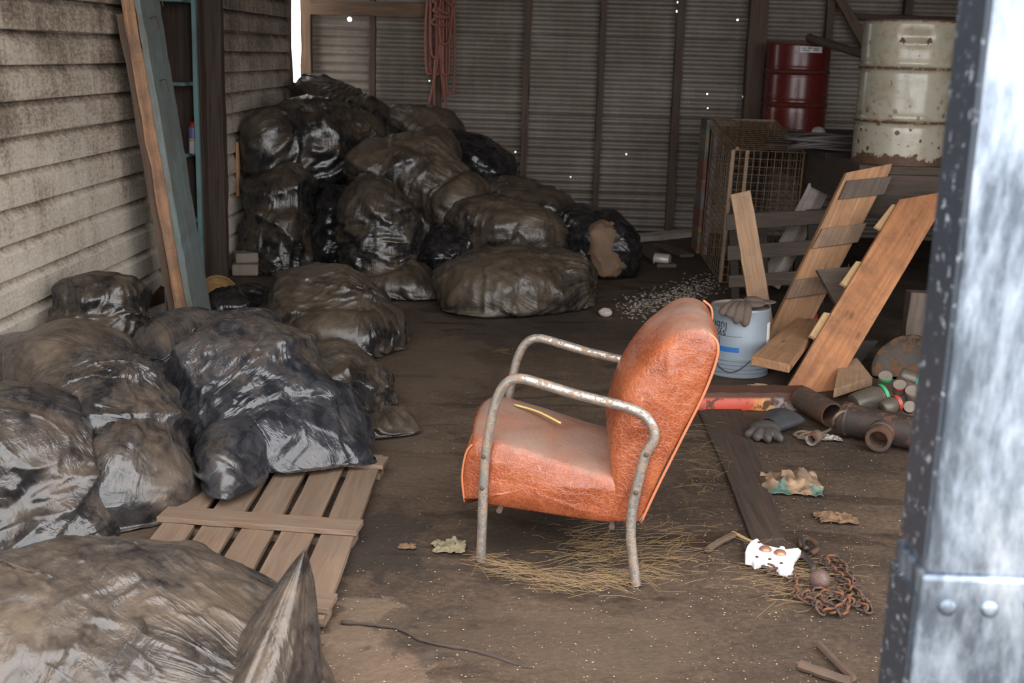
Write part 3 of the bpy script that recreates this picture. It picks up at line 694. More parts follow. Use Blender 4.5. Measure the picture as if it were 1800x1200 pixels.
# ------------------------------------------------------------------ materials for the things
W_ORANGE = m_wood('orange_pine', (0.56, 0.26, 0.118), (0.36, 0.145, 0.062), (0.13, 0.075, 0.048), 0.42, knots=True)
W_TAN = m_wood('tan_pine', (0.52, 0.285, 0.145), (0.32, 0.155, 0.072), (0.16, 0.11, 0.075), 0.45, knots=True)
W_CLEAT = m_wood('grey_tan_cleat', (0.36, 0.23, 0.14), (0.20, 0.12, 0.075), (0.12, 0.09, 0.07), 0.6)
W_PINKISH = m_wood('pale_pine', (0.52, 0.34, 0.22), (0.36, 0.21, 0.12), (0.17, 0.11, 0.07), 0.25)
W_YELLOW = m_wood('fresh_split_pine', (0.58, 0.40, 0.21), (0.42, 0.26, 0.12), (0.2, 0.14, 0.09), 0.2)
W_GREY = m_wood('grey_dirty_timber', (0.165, 0.122, 0.092), (0.085, 0.061, 0.046), (0.075, 0.06, 0.05), 0.5)
W_PAL = m_wood('dusty_pallet_timber', (0.245, 0.162, 0.108), (0.15, 0.094, 0.061), (0.18, 0.135, 0.10), 0.5)
W_WHITE = m_wood('flaked_white_timber', (0.62, 0.55, 0.49), (0.42, 0.34, 0.29), (0.2, 0.15, 0.12), 0.4)
W_BLACK = m_wood('blackened_timber', (0.046, 0.034, 0.026), (0.019, 0.014, 0.011), (0.040, 0.031, 0.025), 0.5)
W_RAW = m_wood('raw_split_timber', (0.54, 0.31, 0.17), (0.26, 0.12, 0.06), (0.10, 0.07, 0.056), 0.85, 0.8)
W_TEAL = m_wood('peeling_teal_paint', (0.19, 0.245, 0.24), (0.105, 0.145, 0.148), (0.12, 0.10, 0.08), 0.75, 0.7)
W_AQUA = m_wood('aqua_paint', (0.15, 0.26, 0.26), (0.10, 0.19, 0.195), (0.13, 0.10, 0.08), 0.35)
M_RUST = m_rustmetal('rusty_iron', (0.075, 0.050, 0.038), (0.085, 0.040, 0.022), 0.5, 0.65)
M_RUSTD = m_rustmetal('dark_rusty_iron', (0.045, 0.033, 0.028), (0.085, 0.038, 0.020), 0.45, 0.55)
M_CHAIN = m_rustmetal('orange_rusty_chain', (0.065, 0.040, 0.030), (0.135, 0.055, 0.026), 0.55, 0.7)
M_WIRE = m_rustmetal('rusty_wire', (0.25, 0.16, 0.095), (0.16, 0.075, 0.036), 0.3, 0.5, 0.2)
M_CHROME = m_rustmetal('pitted_chrome', (0.37, 0.345, 0.31), (0.22, 0.145, 0.10), 0.44, 0.30, 0.65, 45)

def m_vinyl():
    t = NT('cracked_orange_vinyl'); v = t.obj()
    n = t.noise(v, 9, 6, 0.6); q = t.n('VectorMath', {'operation': 'ADD'}, i0=v, i1=t.n('VectorMath', {'operation': 'SCALE'}, i0=t.n('TexNoise', Vector=v, Scale=14.0, Detail=3.0).outputs['Color'], Scale=0.05).outputs[0]).outputs[0]
    e1 = t.voro(q, 50, 'DISTANCE_TO_EDGE'); e2 = t.voro(t.map(q, (1, 1, 1), rot=(0.5, 0.7, 0.2)), 105, 'DISTANCE_TO_EDGE')
    line = t.math('MAXIMUM', t.rng(e1, 0.0, 0.07, 1, 0), t.math('MULTIPLY', t.rng(e2, 0.0, 0.09, 1, 0), 0.6))
    c = t.ramp(t.rng(n, 0.3, 0.7), [(0, (0.17, 0.034, 0.013)), (0.5, (0.265, 0.060, 0.021)), (1, (0.36, 0.098, 0.036))])
    c = t.mix(t.math('MULTIPLY', line, 0.40), c, (0.50, 0.20, 0.10))
    mr = t.voro(t.map(v, (60, 60, 8)), 1.0); c = t.mix(t.math('MULTIPLY', t.rng(t.noise(t.map(v, (40, 40, 7)), 1.6, 4), 0.55, 0.7), 0.30), c, (0.16, 0.045, 0.02))
    nz = t.xyz(t.geo('Normal'))[2]
    d = t.math('ADD', t.math('MULTIPLY', t.noise(v, 6, 5, 0.65), 0.75), t.math('MULTIPLY', nz, 0.62)); d = t.math('ADD', d, t.math('MULTIPLY', t.noise(v, 130, 3), 0.18))
    df = t.rng(d, 0.74, 1.14, 0, 0.80)
    c = t.mix(df, c, (0.27, 0.195, 0.155))
    cr = t.noise(t.map(v, (5, 5, 16)), 1.6, 4, 0.5, 0.8)
    h = t.math('ADD', t.math('MULTIPLY', line, 0.18), t.math('MULTIPLY', cr, 1.1))
    return t.bsdf(c, t.math('ADD', 0.20, t.math('MULTIPLY', df, 0.5)), 0, t.bump(h, 0.4, 0.008), spec=0.6)
M_VINYL = m_vinyl()

# ------------------------------------------------------------------ the armchair
CA = at_z(845, 985); cdir = nrm((at_z(1118, 1028)-CA)*[1, 1, 0]); cwid = np.array([sin(radians(5.5)), cos(radians(5.5)), 0])
def CH(s, w, z): return CA*[1, 1, 0]+cdir*s+cwid*w+np.array([0, 0, z])
chair = thing('armchair', 'orange-brown cracked vinyl armchair with bent tube frame on the dirt floor', 'armchair', CA*[1, 1, 0])
fpath = [(0, 0), (.002, .12), (.003, .24), (.008, .371), (.026, .50), (.045, .575), (.075, .625), (.12, .644), (.20, .632), (.30, .613), (.40, .599), (.47, .589), (.525, .570), (.556, .53), (.558, .49), (.535, .44), (.514, .33), (.503, .25), (.503, .17), (.514, .09), (.529, 0)]
for w in (0.0, 0.57):
    mb = MB(); mb.tube(spline([CH(s, w, z) for s, z in fpath], 5), 0.0165, 14); fr = mb.build('side_frame', M_CHROME, chair, smooth=50)
    sg = -1 if w == 0 else 1
    for (s, z) in [(.004, .371), (.001, .262), (.538, .447), (.512, .318)]:
        mb = MB(); mb.lathe([(0.0085, 0), (0.0075, 0.003), (0.003, 0.005)], CH(s, w+sg*0.0155, z), cwid*sg, 14); mb.build('bolt', M_RUST, fr, smooth=50)
def pillow(prof, w0, w1, rnd, bulge, nw=26, res=4, wr=0.0, seed=0):
    """closed side outline (s,z) swept across the chair; sides rounded by rnd, middle swells by bulge"""
    P = spline(np.array([(a, 0, b) for a, b in prof]), res, True)[:, [0, 2]]; m = len(P); cen = P.mean(0)
    T = np.roll(P, -1, 0)-np.roll(P, 1, 0); N = np.stack([T[:, 1], -T[:, 0]], 1); N /= np.linalg.norm(N, axis=1, keepdims=True)
    if ((P-cen)*N).sum() < 0: N = -N
    us = [0, .35, .7, .9, 1.0]; ws = [w0+rnd*(1-cos(u*pi/2)) for u in us]; ins = [rnd*(1-sin(u*pi/2)) for u in us]
    mid = list(np.linspace(w0+rnd, w1-rnd, nw))[1:-1]
    W = ws+mid+[w1-(x-w0) for x in ws[::-1]]; In = ins+[0]*len(mid)+ins[::-1]
    V = []
    for w, i_ in zip(W, In):
        k = sin(pi*np.clip((w-w0)/(w1-w0), 0, 1))**0.6
        for j in range(m):
            q = P[j]-N[j]*i_+N[j]*bulge(P[j])*k
            wv = (vnoise(np.array([q[0]*9+seed, w*7, q[1]*9]), 1.0, seed)-0.5)*wr
            q = q+N[j]*wv
            V.append(CH(q[0], w, q[1]))
    n = len(W); Fc = [(a*m+j, a*m+(j+1) % m, (a+1)*m+(j+1) % m, (a+1)*m+j) for a in range(n-1) for j in range(m)]
    # side faces: rings shrinking to the middle, gently puffed
    for side, wq, sg in ((0, w0, -1), (n-1, w1, 1)):
        prev = [side*m+j for j in range(m)]; base = P-N*rnd
        for r_, pf in ((0.8, 0.006), (0.55, 0.010), (0.28, 0.012)):
            k0 = len(V)
            for j in range(m):
                q = cen+(base[j]-cen)*r_
                cz = ridges(np.array([[q[0]*5+q[1]*6, q[1]*3-q[0]*5, seed+wq]]), seed+3, 0.12)[0]*wr*0.9
                V.append(CH(q[0], wq+sg*(pf+cz-0.3*wr), q[1]))
            cur = [k0+j for j in range(m)]
            Fc += [(prev[j], prev[(j+1) % m], cur[(j+1) % m], cur[j]) for j in range(m)]; prev = cur
        V.append(CH(cen[0], wq+sg*0.012, cen[1])); Fc += [(prev[j], prev[(j+1) % m], len(V)-1) for j in range(m)]
    mb = MB(); mb.add(V, Fc); return mb
seat_prof = [(-.068, .186), (-.078, .26), (-.070, .345), (-.045, .392), (0.0, .405), (.12, .385), (.30, .350), (.455, .322), (.475, .27), (.465, .20), (.40, .184), (.2, .184), (0, .184), (-.055, .182)]
seat = pillow(seat_prof, 0.022, 0.548, 0.022, lambda p: 0.05 if p[1] > 0.31 and p[0] > -0.04 else (0.012 if p[0] < -0.05 else 0.0), 26, 4, 0.006, 5).build('seat', M_VINYL, chair, smooth='all')
back_prof = [(.425, .205), (.432, .30), (.436, .42), (.445, .52), (.472, .63), (.535, .725), (.605, .802), (.660, .838), (.705, .840), (.733, .815), (.735, .765), (.705, .655), (.643, .497), (.580, .338), (.530, .205), (.48, .19)]
back = pillow(back_prof, 0.018, 0.552, 0.022, lambda p: 0.055*float(np.clip(((p[1]-0.2)*0.52+0.40-p[0])/0.12, 0, 1)) if p[1] > 0.35 else 0.0, 26, 4, 0.020, 8).build('backrest', M_VINYL, chair, smooth='all')
M_PIPING = m_plain('vinyl_piping', (0.50, 0.17, 0.08), 0.4)
for w in (0.030, 0.540):
    mb = MB(); mb.tube(spline([CH(s, w, z) for s, z in [(.533, .203), (.583, .338), (.646, .497), (.708, .655), (.738, .765), (.735, .818), (.706, .843)]], 6), 0.0045, 8); mb.build('piping', M_PIPING, back, smooth='all')
mb = MB(); mb.tube(spline([CH(s, 0.026, z) for s, z in [(-.066, .19), (-.076, .28), (-.064, .36), (-.042, .394)]], 6), 0.004, 8); mb.build('piping', M_PIPING, seat, smooth='all')
for s, z in ((0.06, 0.176), (0.44, 0.176)):
    mb = MB(); mb.tube([CH(s, 0.0, z+0.01), CH(s, 0.57, z+0.01)], 0.010, 10); mb.build('stretcher', M_RUST, chair, smooth=50)
M_STRAW = m_plain('dry_straw', (0.225, 0.145, 0.07), 0.7, 0, 0.35)
M_BLADE = m_plain('yellow_straw_blade', (0.56, 0.42, 0.14), 0.6)
mb = MB(); mb.tube(spline([CH(.06, .34, .452), CH(.15, .30, .449), CH(.24, .24, .436)], 6), 0.004, 6)
tag(mb.build('straw_blade', M_BLADE, smooth='all'), 'yellow straw blade lying on the orange armchair seat', 'straw')

# ------------------------------------------------------------------ pallet
pal = thing('pallet', 'dusty brown slatted wooden pallet on the floor under the big bluish bag', 'pallet', (-0.94, 3.9, 0))
px0, px1 = -1.275, -0.605; sl = (px1-px0-4*0.026)/5
for k in range(5):
    x = px0+sl/2+k*(sl+0.026); mb = MB(); mb.board((x-0.012, 4.66, 0.036), (x+0.010, 3.20, 0.034), (1, 0, 0), sl, 0.022, 10, 0.0015); mb.build('slat', W_PAL, pal, bevel=0.002)
for y, dx in ((4.56, 0.0), (3.885, 0.0), (3.30, 0.01)):
    mb = MB(); mb.board((px0-0.015+dx, y+0.03, 0.0575), (px1+0.015+dx, y-0.03, 0.0575), (0, 1, 0), 0.105, 0.020, 10, 0.0015); mb.build('crossbar', W_PAL, pal, bevel=0.002)
    mb = MB(); mb.board((px0+dx, y+0.03, 0.0125), (px1+dx, y-0.03, 0.0125), (0, 1, 0), 0.08, 0.023, 6, 0.001); mb.build('runner', W_PAL, pal)

# ------------------------------------------------------------------ left: leaning slab, closet shelf, small things
ld = thing('leaning_door', 'thick weathered door leaning in the left doorway, teal face, raw orange edge', 'door', (-2.30, 7.75, 0))
B0, B1 = np.array([-1.985, 6.60, 0.0]), np.array([-2.258, 6.60, 2.0]); dd = (B1-B0)/2.0
def LD(x, y, z): return B0+dd*z+np.array([x, y-6.60, 0])
ld.location = (-2.0, 6.77, 0)
mb = MB(); mb.board(LD(-0.010, 6.77, 0), LD(-0.010, 6.77, 2.25), (1, 0, 0), 0.074, 0.33, 18, 0.0035); mb.build('stile', W_RAW, ld, bevel=0.003)
mb = MB(); mb.board(LD(-0.066, 6.775, 0.0), LD(-0.064, 6.775, 1.80), (1, 0, 0), 0.040, 0.32, 14, 0.003); mb.build('back_board', W_STUD, ld)
for (y, w) in ((6.765, 0.335),):
    mb = MB(); mb.board(LD(0.042, y, 0.0), LD(0.044, y, 2.25), (1, 0, 0), 0.034, w, 40, 0.0018); mb.build('teal_board', W_TEAL, ld, bevel=0.002)
for (y, z) in ((6.72, 1.78), (6.86, 1.90), (6.7, 1.45)):
    mb = MB(); mb.tube(spline([LD(0.055, y, z), LD(0.10, y-0.02, z+0.01), LD(0.115, y-0.05, z-0.05)], 5), 0.0035, 6); mb.build('bent_nail', M_RUST, ld)
mb = MB(); hp = Plane((XL+0.012, 7.25, 0.1), (0, 1, 0), (0, 0, 1)); slab(mb, hp, [(262, 541), (268, 520), (284, 502), (291, 505), (290, 532), (278, 536)], 0.010)
tag(mb.build('hinge', M_RUSTD, bevel=0.002), 'rusty strap hinge low on the near siding end', 'hinge')
su_ = thing('shelf_unit', 'aqua painted shelf unit inside the dark closet behind the leaning door', 'shelf', (-2.85, 8.4, 0))
mb = MB(); mb.board((-2.374, 8.27, 0), (-2.374, 8.27, 2.5), (1, 0, 0), 0.028, 0.03, 12, 0.001); mb.build('stile', W_AQUA, su_)
mb = MB(); mb.board((-2.85, 8.60, 0), (-2.85, 8.60, 2.5), (1, 0, 0), 0.82, 0.018); mb.build('back', W_DARK, su_)
for z in (0.45, 0.92, 1.40, 1.95):
    mb = MB(); mb.board((-3.26, 8.43, z-0.012), (-2.455, 8.43, z-0.012), (0, 1, 0), 0.31, 0.024); mb.build('shelf', W_AQUA, su_, bevel=0.002)
M_CANB, M_CANR = m_plain('can_purple_print', (0.22, 0.20, 0.42), 0.4, 0.2, 0.6, 60), m_plain('red_cap', (0.55, 0.035, 0.03), 0.4)
M_CANW, M_CANY = m_plain('can_white_print', (0.62, 0.62, 0.66), 0.4, 0, 0.15, 60), m_plain('can_yellow_print', (0.6, 0.42, 0.06), 0.4)
sc = thing('spray_can', 'white and purple spray can with red cap on the aqua shelf', 'spray can', (-2.424, 8.34, 0.921))
mb = MB(); mb.lathe([(0.031, 0), (0.033, 0.004), (0.033, 0.10)], (-2.424, 8.34, 0.921), n=24); mb.build('lower_label', M_CANW, sc, smooth=40)
mb = MB(); mb.lathe([(0.0332, 0.10), (0.0332, 0.168), (0.028, 0.182)], (-2.424, 8.34, 0.921), n=24); mb.build('upper_label', M_CANB, sc, smooth=40)
mb = MB(); mb.lathe([(0.0336, 0.083), (0.0336, 0.094)], (-2.424, 8.34, 0.921), n=24, cap0=False, cap1=False); mb.build('yellow_band', M_CANY, sc)
mb = MB(); mb.lathe([(0.026, 0.182), (0.026, 0.198), (0.020, 0.212), (0.012, 0.218)], (-2.424, 8.34, 0.921), n=24); mb.build('cap', M_CANR, sc, smooth=40)
mb = MB(); mb.board((XL+0.018, 9.20, 0.53), (XL+0.018, 9.22, 0.94), (0, 1, 0), 0.035, 0.02, 6, 0.001)
tag(mb.build('wooden_stick', W_TAN), 'short tan stick nailed upright on the far siding', 'stick')
M_WICK = m_wood('yellow_wicker', (0.46, 0.30, 0.12), (0.25, 0.14, 0.05), (0.12, 0.08, 0.05), 0.3)
bk = thing('basket', 'yellow woven basket lying tipped at the foot of the dark door post', 'basket', at_z(385, 525))
bc_ = at_y(386, 508, 7.95); bax = nrm((0.35, -0.55, 0.75))
mb = MB(); mb.lathe([(0.075, -0.09), (0.095, -0.05), (0.112, 0.0), (0.106, 0.0), (0.088, -0.05), (0.07, -0.082)], bc_, bax, 40, True, True); mb.build('bowl', M_WICK, bk, smooth=50)
mb = MB()
for q in range(3):
    r = 0.112+0.004*q; e1 = nrm(np.cross(bax, (0, 0, 1))); e2 = np.cross(bax, e1)
    mb.tube([bc_+bax*(-0.03*q)+e1*(r-0.012*q)*cos(a)+e2*(r-0.012*q)*sin(a) for a in np.linspace(0, 2*pi, 40, endpoint=False)], 0.009, 8, True)
mb.build('rim', M_WICK, bk, smooth='all')
M_STONE = m_plain('grey_stone', (0.20, 0.165, 0.135), 0.9, 0, 0.35, 14)
for (x, y, z, s, r, lb) in [(-2.20, 8.80, 0.0, (0.19, 0.17, 0.085), 0.2, 'lower flat grey stone under another by the siding corner'), (-2.21, 8.84, 0.086, (0.17, 0.15, 0.075), 0.45, 'upper flat grey stone stacked by the siding corner')]:
    mb = MB(); mb.box((x, y, z+s[2]/2), s, rotz(r)); tag(mb.build('stone', M_STONE, bevel=0.012), lb, 'stone', 'flat stones by the siding corner')

# ------------------------------------------------------------------ hanging hose
M_HOSE = m_plain('dusty_red_hose', (0.235, 0.085, 0.06), 0.6, 0, 0.3)
rs = random.Random(3); hx = at_y(775, 60, 11.58)
mb = MB()
for k in range(9):
    x = hx[0]+rs.uniform(-0.09, 0.11); zt = 2.36+rs.uniform(-0.05, 0.1); zb = rs.choice([1.85, 1.72, 1.6, 1.45, 1.28]); w = rs.uniform(0.025, 0.055); y = 11.52+rs.uniform(-0.05, 0.05)
    dx = rs.uniform(-0.03, 0.03)
    mb.tube(spline([(x-w*.7, y, zt), (x-w+dx, y-.01, (zt+zb)/2), (x-w*.8+dx, y-.02, zb+.05), (x+dx, y-.02, zb), (x+w*.8+dx, y, zb+.06), (x+w+dx*.5, y+.01, (zt+zb)/2), (x+w*.6, y, zt)], 7), 0.0125, 8)
for (xa, xb, zb) in ((-0.10, -0.045, 1.02), (0.03, 0.075, 0.95), (-0.02, -0.10, 1.15), (0.0, 0.05, 1.2)):
    mb.tube(spline([(hx[0]+xa*0.4, 11.52, 2.38), (hx[0]+xa*0.3, 11.50, 1.75), (hx[0]+(xa+xb)/3, 11.5, 1.45), (hx[0]+xb, 11.52, zb)], 10), 0.0125, 8)
for (zz, r_) in ((2.18, .05), (2.06, .06), (1.93, .045), (1.99, .035)):
    mb.tube(spline([(hx[0]+rs.uniform(-.04, .05)+r_*cos(q)*1.2, 11.45+0.02*sin(q), zz+r_*sin(q)) for q in np.linspace(0, 5.2, 8)], 5), 0.0125, 8)
tag(mb.build('hose', M_HOSE, smooth='all'), 'tangled dusty red hose hanging on the back wall stud', 'hose')

# ------------------------------------------------------------------ right: bed with the two drums
W_BED = m_wood('brown_black_bed_timber', (0.080, 0.052, 0.036), (0.032, 0.021, 0.015), (0.055, 0.040, 0.03), 0.5)
bed = thing('wagon_bed', 'dark timber bed at waist height carrying the two drums', 'platform', (3.0, 9.4, 0))
bx0, bx1, by0, by1, bz = 1.93, 5.0, 7.50, 11.60, 1.045
for k in range(9):
    w = (by1-by0)/9; y = by0+w*(k+0.5); mb = MB(); mb.board((bx0-0.25*(k > 3), y, bz-0.025), (bx1, y, bz-0.025), (0, 1, 0), w-0.012, 0.05, 10, 0.002); mb.build('deck_board', W_BED, bed, bevel=0.003)
mb = MB(); mb.board((bx0, by0+0.05, bz-0.18), (bx1, by0+0.05, bz-0.18), (0, 0, 1), 0.26, 0.05, 10, 0.002); mb.build('apron', W_BED, bed, bevel=0.003)
mb = MB(); mb.board((bx0+0.03, by0+0.1, bz-0.16), (bx0+0.03, by1, bz-0.16), (0, 0, 1), 0.22, 0.05, 10, 0.002); mb.build('apron', W_BED, bed, bevel=0.003)
for (x, y) in ((bx0+0.10, by0+1.9), (2.60, by0+0.12), (4.7, by0+0.12), (bx0+0.1, by1-0.15), (4.7, by1-0.15)):
    mb = MB(); mb.board((x, y, 0), (x, y, bz-0.06), (1, 0, 0), 0.11, 0.11, 8, 0.002); mb.build('leg', W_BLACK, bed, bevel=0.004)

def m_drum(name, paint, r, h, spots, base_rust, gloss, amt):
    t = NT(name); v = t.attr(); z = t.xyz(v)[2]
    n = t.noise(v, 9, 7, 0.68); n2 = t.noise(v, 34, 5, 0.65); s = t.voro(t.map(v, (1, 1, 1)), 15); st = t.noise(t.map(v, (10, 10, 130)), 1.0, 3)
    rk = t.math('MAXIMUM', t.rng(t.math('ADD', z, t.math('MULTIPLY', t.math('SUBTRACT', n, 0.5), 0.30)), base_rust, base_rust+0.012, 1, 0),
                t.rng(t.math('ADD', z, t.math('MULTIPLY', t.math('SUBTRACT', n2, 0.5), 0.03)), h-0.018, h-0.008, 0, 1))
    for zz in (h*0.30, h*0.67):
        rk = t.math('MAXIMUM', rk, t.math('MULTIPLY', t.rng(t.math('ABSOLUTE', t.math('SUBTRACT', z, zz)), 0.004, 0.016, 1, 0), t.rng(n2, 0.42-amt*0.1, 0.5)))
    sp = t.math('MULTIPLY', t.rng(t.math('ADD', s, t.math('MULTIPLY', t.math('SUBTRACT', n, 0.5), 0.9)), 0.26, 0.20, 0, 1), t.rng(t.math('ADD', z, t.math('MULTIPLY', n, 0.2)), 0.26, 0.62, 1, 0.0))
    fl = t.rng(n2, 0.66, 0.69)
    rk = t.math('MAXIMUM', rk, t.math('MULTIPLY', t.math('MAXIMUM', sp, t.math('MULTIPLY', fl, 0.8)), spots))
    halo = t.rng(t.noise(v, 12, 5, 0.7), 0.48, 0.66, 0, 0.65)
    pc = t.mix(t.math('MULTIPLY', halo, spots), paint, tuple(a*b for a, b in zip(paint, (0.72, 0.52, 0.32))))
    pc = t.mix(t.rng(t.noise(v, 4, 5, 0.6), 0.4, 0.75, 0, 0.35), pc, tuple(x*0.6 for x in paint))
    c = t.mix(rk, pc, t.mix(n2, (0.020, 0.011, 0.007), (0.125, 0.053, 0.022)))
    return t.bsdf(c, t.math('ADD', gloss, t.math('MULTIPLY', rk, 0.5)), 0, t.bump(t.math('ADD', t.math('MULTIPLY', rk, -0.4), t.math('MULTIPLY', n2, 0.15)), 0.35, 0.004), spec=0.6)
def drum(name, label, c, r, h, mat, dent=None, group=None):
    t = thing(name, label, 'drum', c)
    zs = [0, .004, .012, .02]+list(np.linspace(.03, h-.03, 60))+[h-.02, h-.012, h-.004, h]; prof = []
    for z in zs:
        q = r
        for zz in (h*.30, h*.67): q += 0.013*math.exp(-((z-zz)/0.011)**2)-0.004*math.exp(-((abs(z-zz)-0.03)/0.012)**2)
        if z < .015 or z > h-.015: q += 0.006
        prof.append((q, z))
    def wob(a, z): return 1+0.004*sin(3*a+z*4)
    mb = MB(); mb.lathe(prof, c, n=96, cap0=True, cap1=False, wob=wob)
    if dent:
        V = np.array(mb.v); ang = np.arctan2(V[:, 1]-c[1], V[:, 0]-c[0]); z = V[:, 2]-c[2]
        for (a0, z0, sa, sz, dp) in dent:
            da = (ang-a0+pi) % (2*pi)-pi; k = np.exp(-(da/sa)**2-((z-z0)/sz)**2)*dp
            V[:, 0] -= np.cos(ang)*k; V[:, 1] -= np.sin(ang)*k
        mb.v = [tuple(p) for p in V]
    mb.build('body', mat, t, smooth=50)
    mb = MB(); mb.lathe([(r-0.004, h-0.02), (r*0.55, h-0.018), (r*0.5, h-0.014), (0.02, h-0.014)], c, n=64); mb.build('lid', mat, t, smooth=50)
    return t
wc = at_y(1580, 278, 7.85); wc = np.array([2.262, 7.85, bz])
wd = drum('oil_drum', 'off-white oil drum with rust spots and a dented torn top band', wc, 0.2925, 0.875, m_drum('scuffed_white_paint', (0.335, 0.31, 0.245), .29, .875, 1.0, 0.05, 0.22, 1.0), dent=[(-1.72, 0.775, 0.24, 0.030, 0.030), (-1.72, 0.735, 0.26, 0.018, -0.012), (-1.62, 0.48, 0.08, 0.10, 0.007), (-1.70, 0.42, 0.06, 0.05, -0.006)])
for a0, s in ((-2.02, 1), (-1.45, -1)):
    mb = MB(); V = []
    for (da, dz) in ((0, .024), (.05*s, .010), (.085*s, -.012), (.045*s, -.004), (.06*s, -.028), (.01*s, -.006), (-.055*s, -.008), (-.02*s, .006)):
        a = a0+da; V.append(wc+np.array([cos(a)*0.2965, sin(a)*0.2965, 0.748+dz]))
    nrm_ = np.array([cos(a0), sin(a0), 0])*-0.003; n = len(V)
    mb.add(V+[p+nrm_ for p in V], [tuple(range(n)), tuple(range(2*n-1, n-1, -1))]+[(i, n+i, n+(i+1) % n, (i+1) % n) for i in range(n)])
    mb.build('rust_tear', M_RUST, wd)
rc = np.array([at_y(1398, 160, 11.30)[0], 11.30, bz])
rd = drum('steel_drum', 'dark red drum with a white barcode sticker, near the back wall', rc, 0.283, 0.775, m_drum('red_drum_paint', (0.115, 0.016, 0.014), .28, .775, 0.25, 0.0, 0.26, 0.2))
M_STK, M_INK = m_plain('white_sticker', (0.72, 0.70, 0.68), 0.5, 0, 0.08), m_plain('black_print', (0.03, 0.03, 0.035), 0.5)
def arc_patch(mb, c, r, a0, a1, z0, z1, n=12):
    V = []; 
    for i in range(n+1):
        a = a0+(a1-a0)*i/n
        for z in (z0, z1): V.append((c[0]+r*cos(a), c[1]+r*sin(a), c[2]+z))
    mb.add(V, [(2*i, 2*i+2, 2*i+3, 2*i+1) for i in range(n)])
mb = MB(); arc_patch(mb, rc, 0.2865, -1.72, -0.98, 0.690, 0.742); sk = mb.build('sticker', M_STK, rd)
mb = MB(); a = -1.30
while a < -1.12:
    w = random.choice((0.008, 0.014)); arc_patch(mb, rc, 0.2872, a, a+w, 0.705, 0.730, 1); a += w+0.010
for (a0, a1, z) in ((-1.68, -1.54, .722), (-1.50, -1.36, .724), (-1.66, -1.44, .704)): arc_patch(mb, rc, 0.2872, a0, a1, z, z+0.009, 4)
mb.build('print', M_INK, sk)
a, b = at_y(1420, 66, 11.12), at_y(1552, 106, 9.6)
mb = MB(); mb.tube(spline([a, a+(b-a)*.04, a+(b-a)*.12, a+(b-a)*.5, b], 5), 0.035, 12, rr=[.012]+list(np.linspace(.03, .04, 4))+[0.036]*16)
tag(mb.build('wooden_pole', W_GREY, smooth=50), 'round-ended wooden pole resting on the red drum top', 'pole')
M_CABLE = m_plain('grey_rubber_cable', (0.115, 0.100, 0.094), 0.55)
cc = at_y(1452, 262, 8.75); cc[2] = bz+0.02; mb = MB(); rs = random.Random(5)
for k in range(11):
    o = np.array([rs.uniform(-.03, .03), rs.uniform(-.05, .05), 0.008*k]); ra = 0.27+rs.uniform(-.03, .02); rb = 0.15+rs.uniform(-.04, .04)
    pts = []
    for a in np.linspace(0, 2*pi, 28, endpoint=False):
        p = np.array([ra*cos(a), rb*sin(a)+0.05*cos(a), 0.01*sin(2*a+k)]); p[2] -= 0.05*max(0, -cos(a)-0.55)*(1 if k < 6 else 0.3); pts.append(cc+o+p)
    mb.tube(pts, 0.0105, 7, True)
tag(mb.build('cable_coil', M_CABLE, smooth='all'), 'flattened coil of dark grey cable on the timber bed before the red drum', 'cable')
dm = at_y(1437, 248, 9.6); dm[2] = bz; mb = MB(); mb.lathe([(0.056, 0), (0.056, 0.07), (0.05, 0.095), (0.033, 0.114), (0.01, 0.122)], dm, n=28)
tag(mb.build('metal_cap', m_plain('worn_white_enamel', (0.42, 0.38, 0.35), 0.3, 0.2, 0.4, 40), smooth='all'), 'small round whitish metal cap behind the cable coil', 'cap')

# ------------------------------------------------------------------ wire cage and printed boards
cg = thing('wire_cage', 'rusty wire mesh cage standing before the wooden bed', 'cage', (1.62, 9.8, 0))
q0, q1, q2 = np.array([1.37, 9.12, 0.0]), np.array([1.885, 9.05, 0.0]), np.array([1.39, 10.45, 0.0]); q3 = q1+(q2-q0); hz = np.array([0.03, 0, 1.0])
def panel(name, a, b, c, d, nu_, nv_, r=0.0026, frame=0.007):
    """wire mesh between corners a b (low) and d c (high)"""
    mb = MB()
    for i in range(nu_+1): mb.tube([a+(b-a)*i/nu_, d+(c-d)*i/nu_], r, 5)
    for j in range(nv_+1): mb.tube([a+(d-a)*j/nv_, b+(c-b)*j/nv_], r, 5)
    p = mb.build(name, M_WIRE, cg)
    mb = MB(); mb.tube([a, b, c, d], frame, 6, True); mb.build('rod_frame', M_WIRE, p)
    return p
h2 = np.array([0.03, 0, 1.16]); t0, t1, t2, t3 = q0+hz, q1+hz, q2+h2, q3+h2
panel('side_panel', q0, q2, t2, t0, 11, 19); panel('side_panel', q1, q3, t3, t1, 11, 17); panel('front_panel', q0, q1, t1, t0, 10, 17); panel('end_panel', q2, q3, t3, t2, 10, 17); panel('top_panel', t0, t1, t3, t2, 9, 16)
mb = MB()
for f in (0.0, 0.20): mb.board(q0+(q1-q0)*f+np.array([0, -0.012, 0]), q0+(q1-q0)*f+hz+np.array([0, -0.012, 0]), (1, 0, 0), 0.026, 0.012, 6)
mb.build('corner_strap', M_WIRE, cg)
mb = MB(); mb.tube([t0+(t2-t0)*0.55, t0+(t1-t0)*0.06+[0, 0, .012]], 0.014, 8); mb.tube([t2+(t3-t2)*0.3, t3, t1], 0.012, 8); mb.build('hinge_rod', M_WIRE, cg)
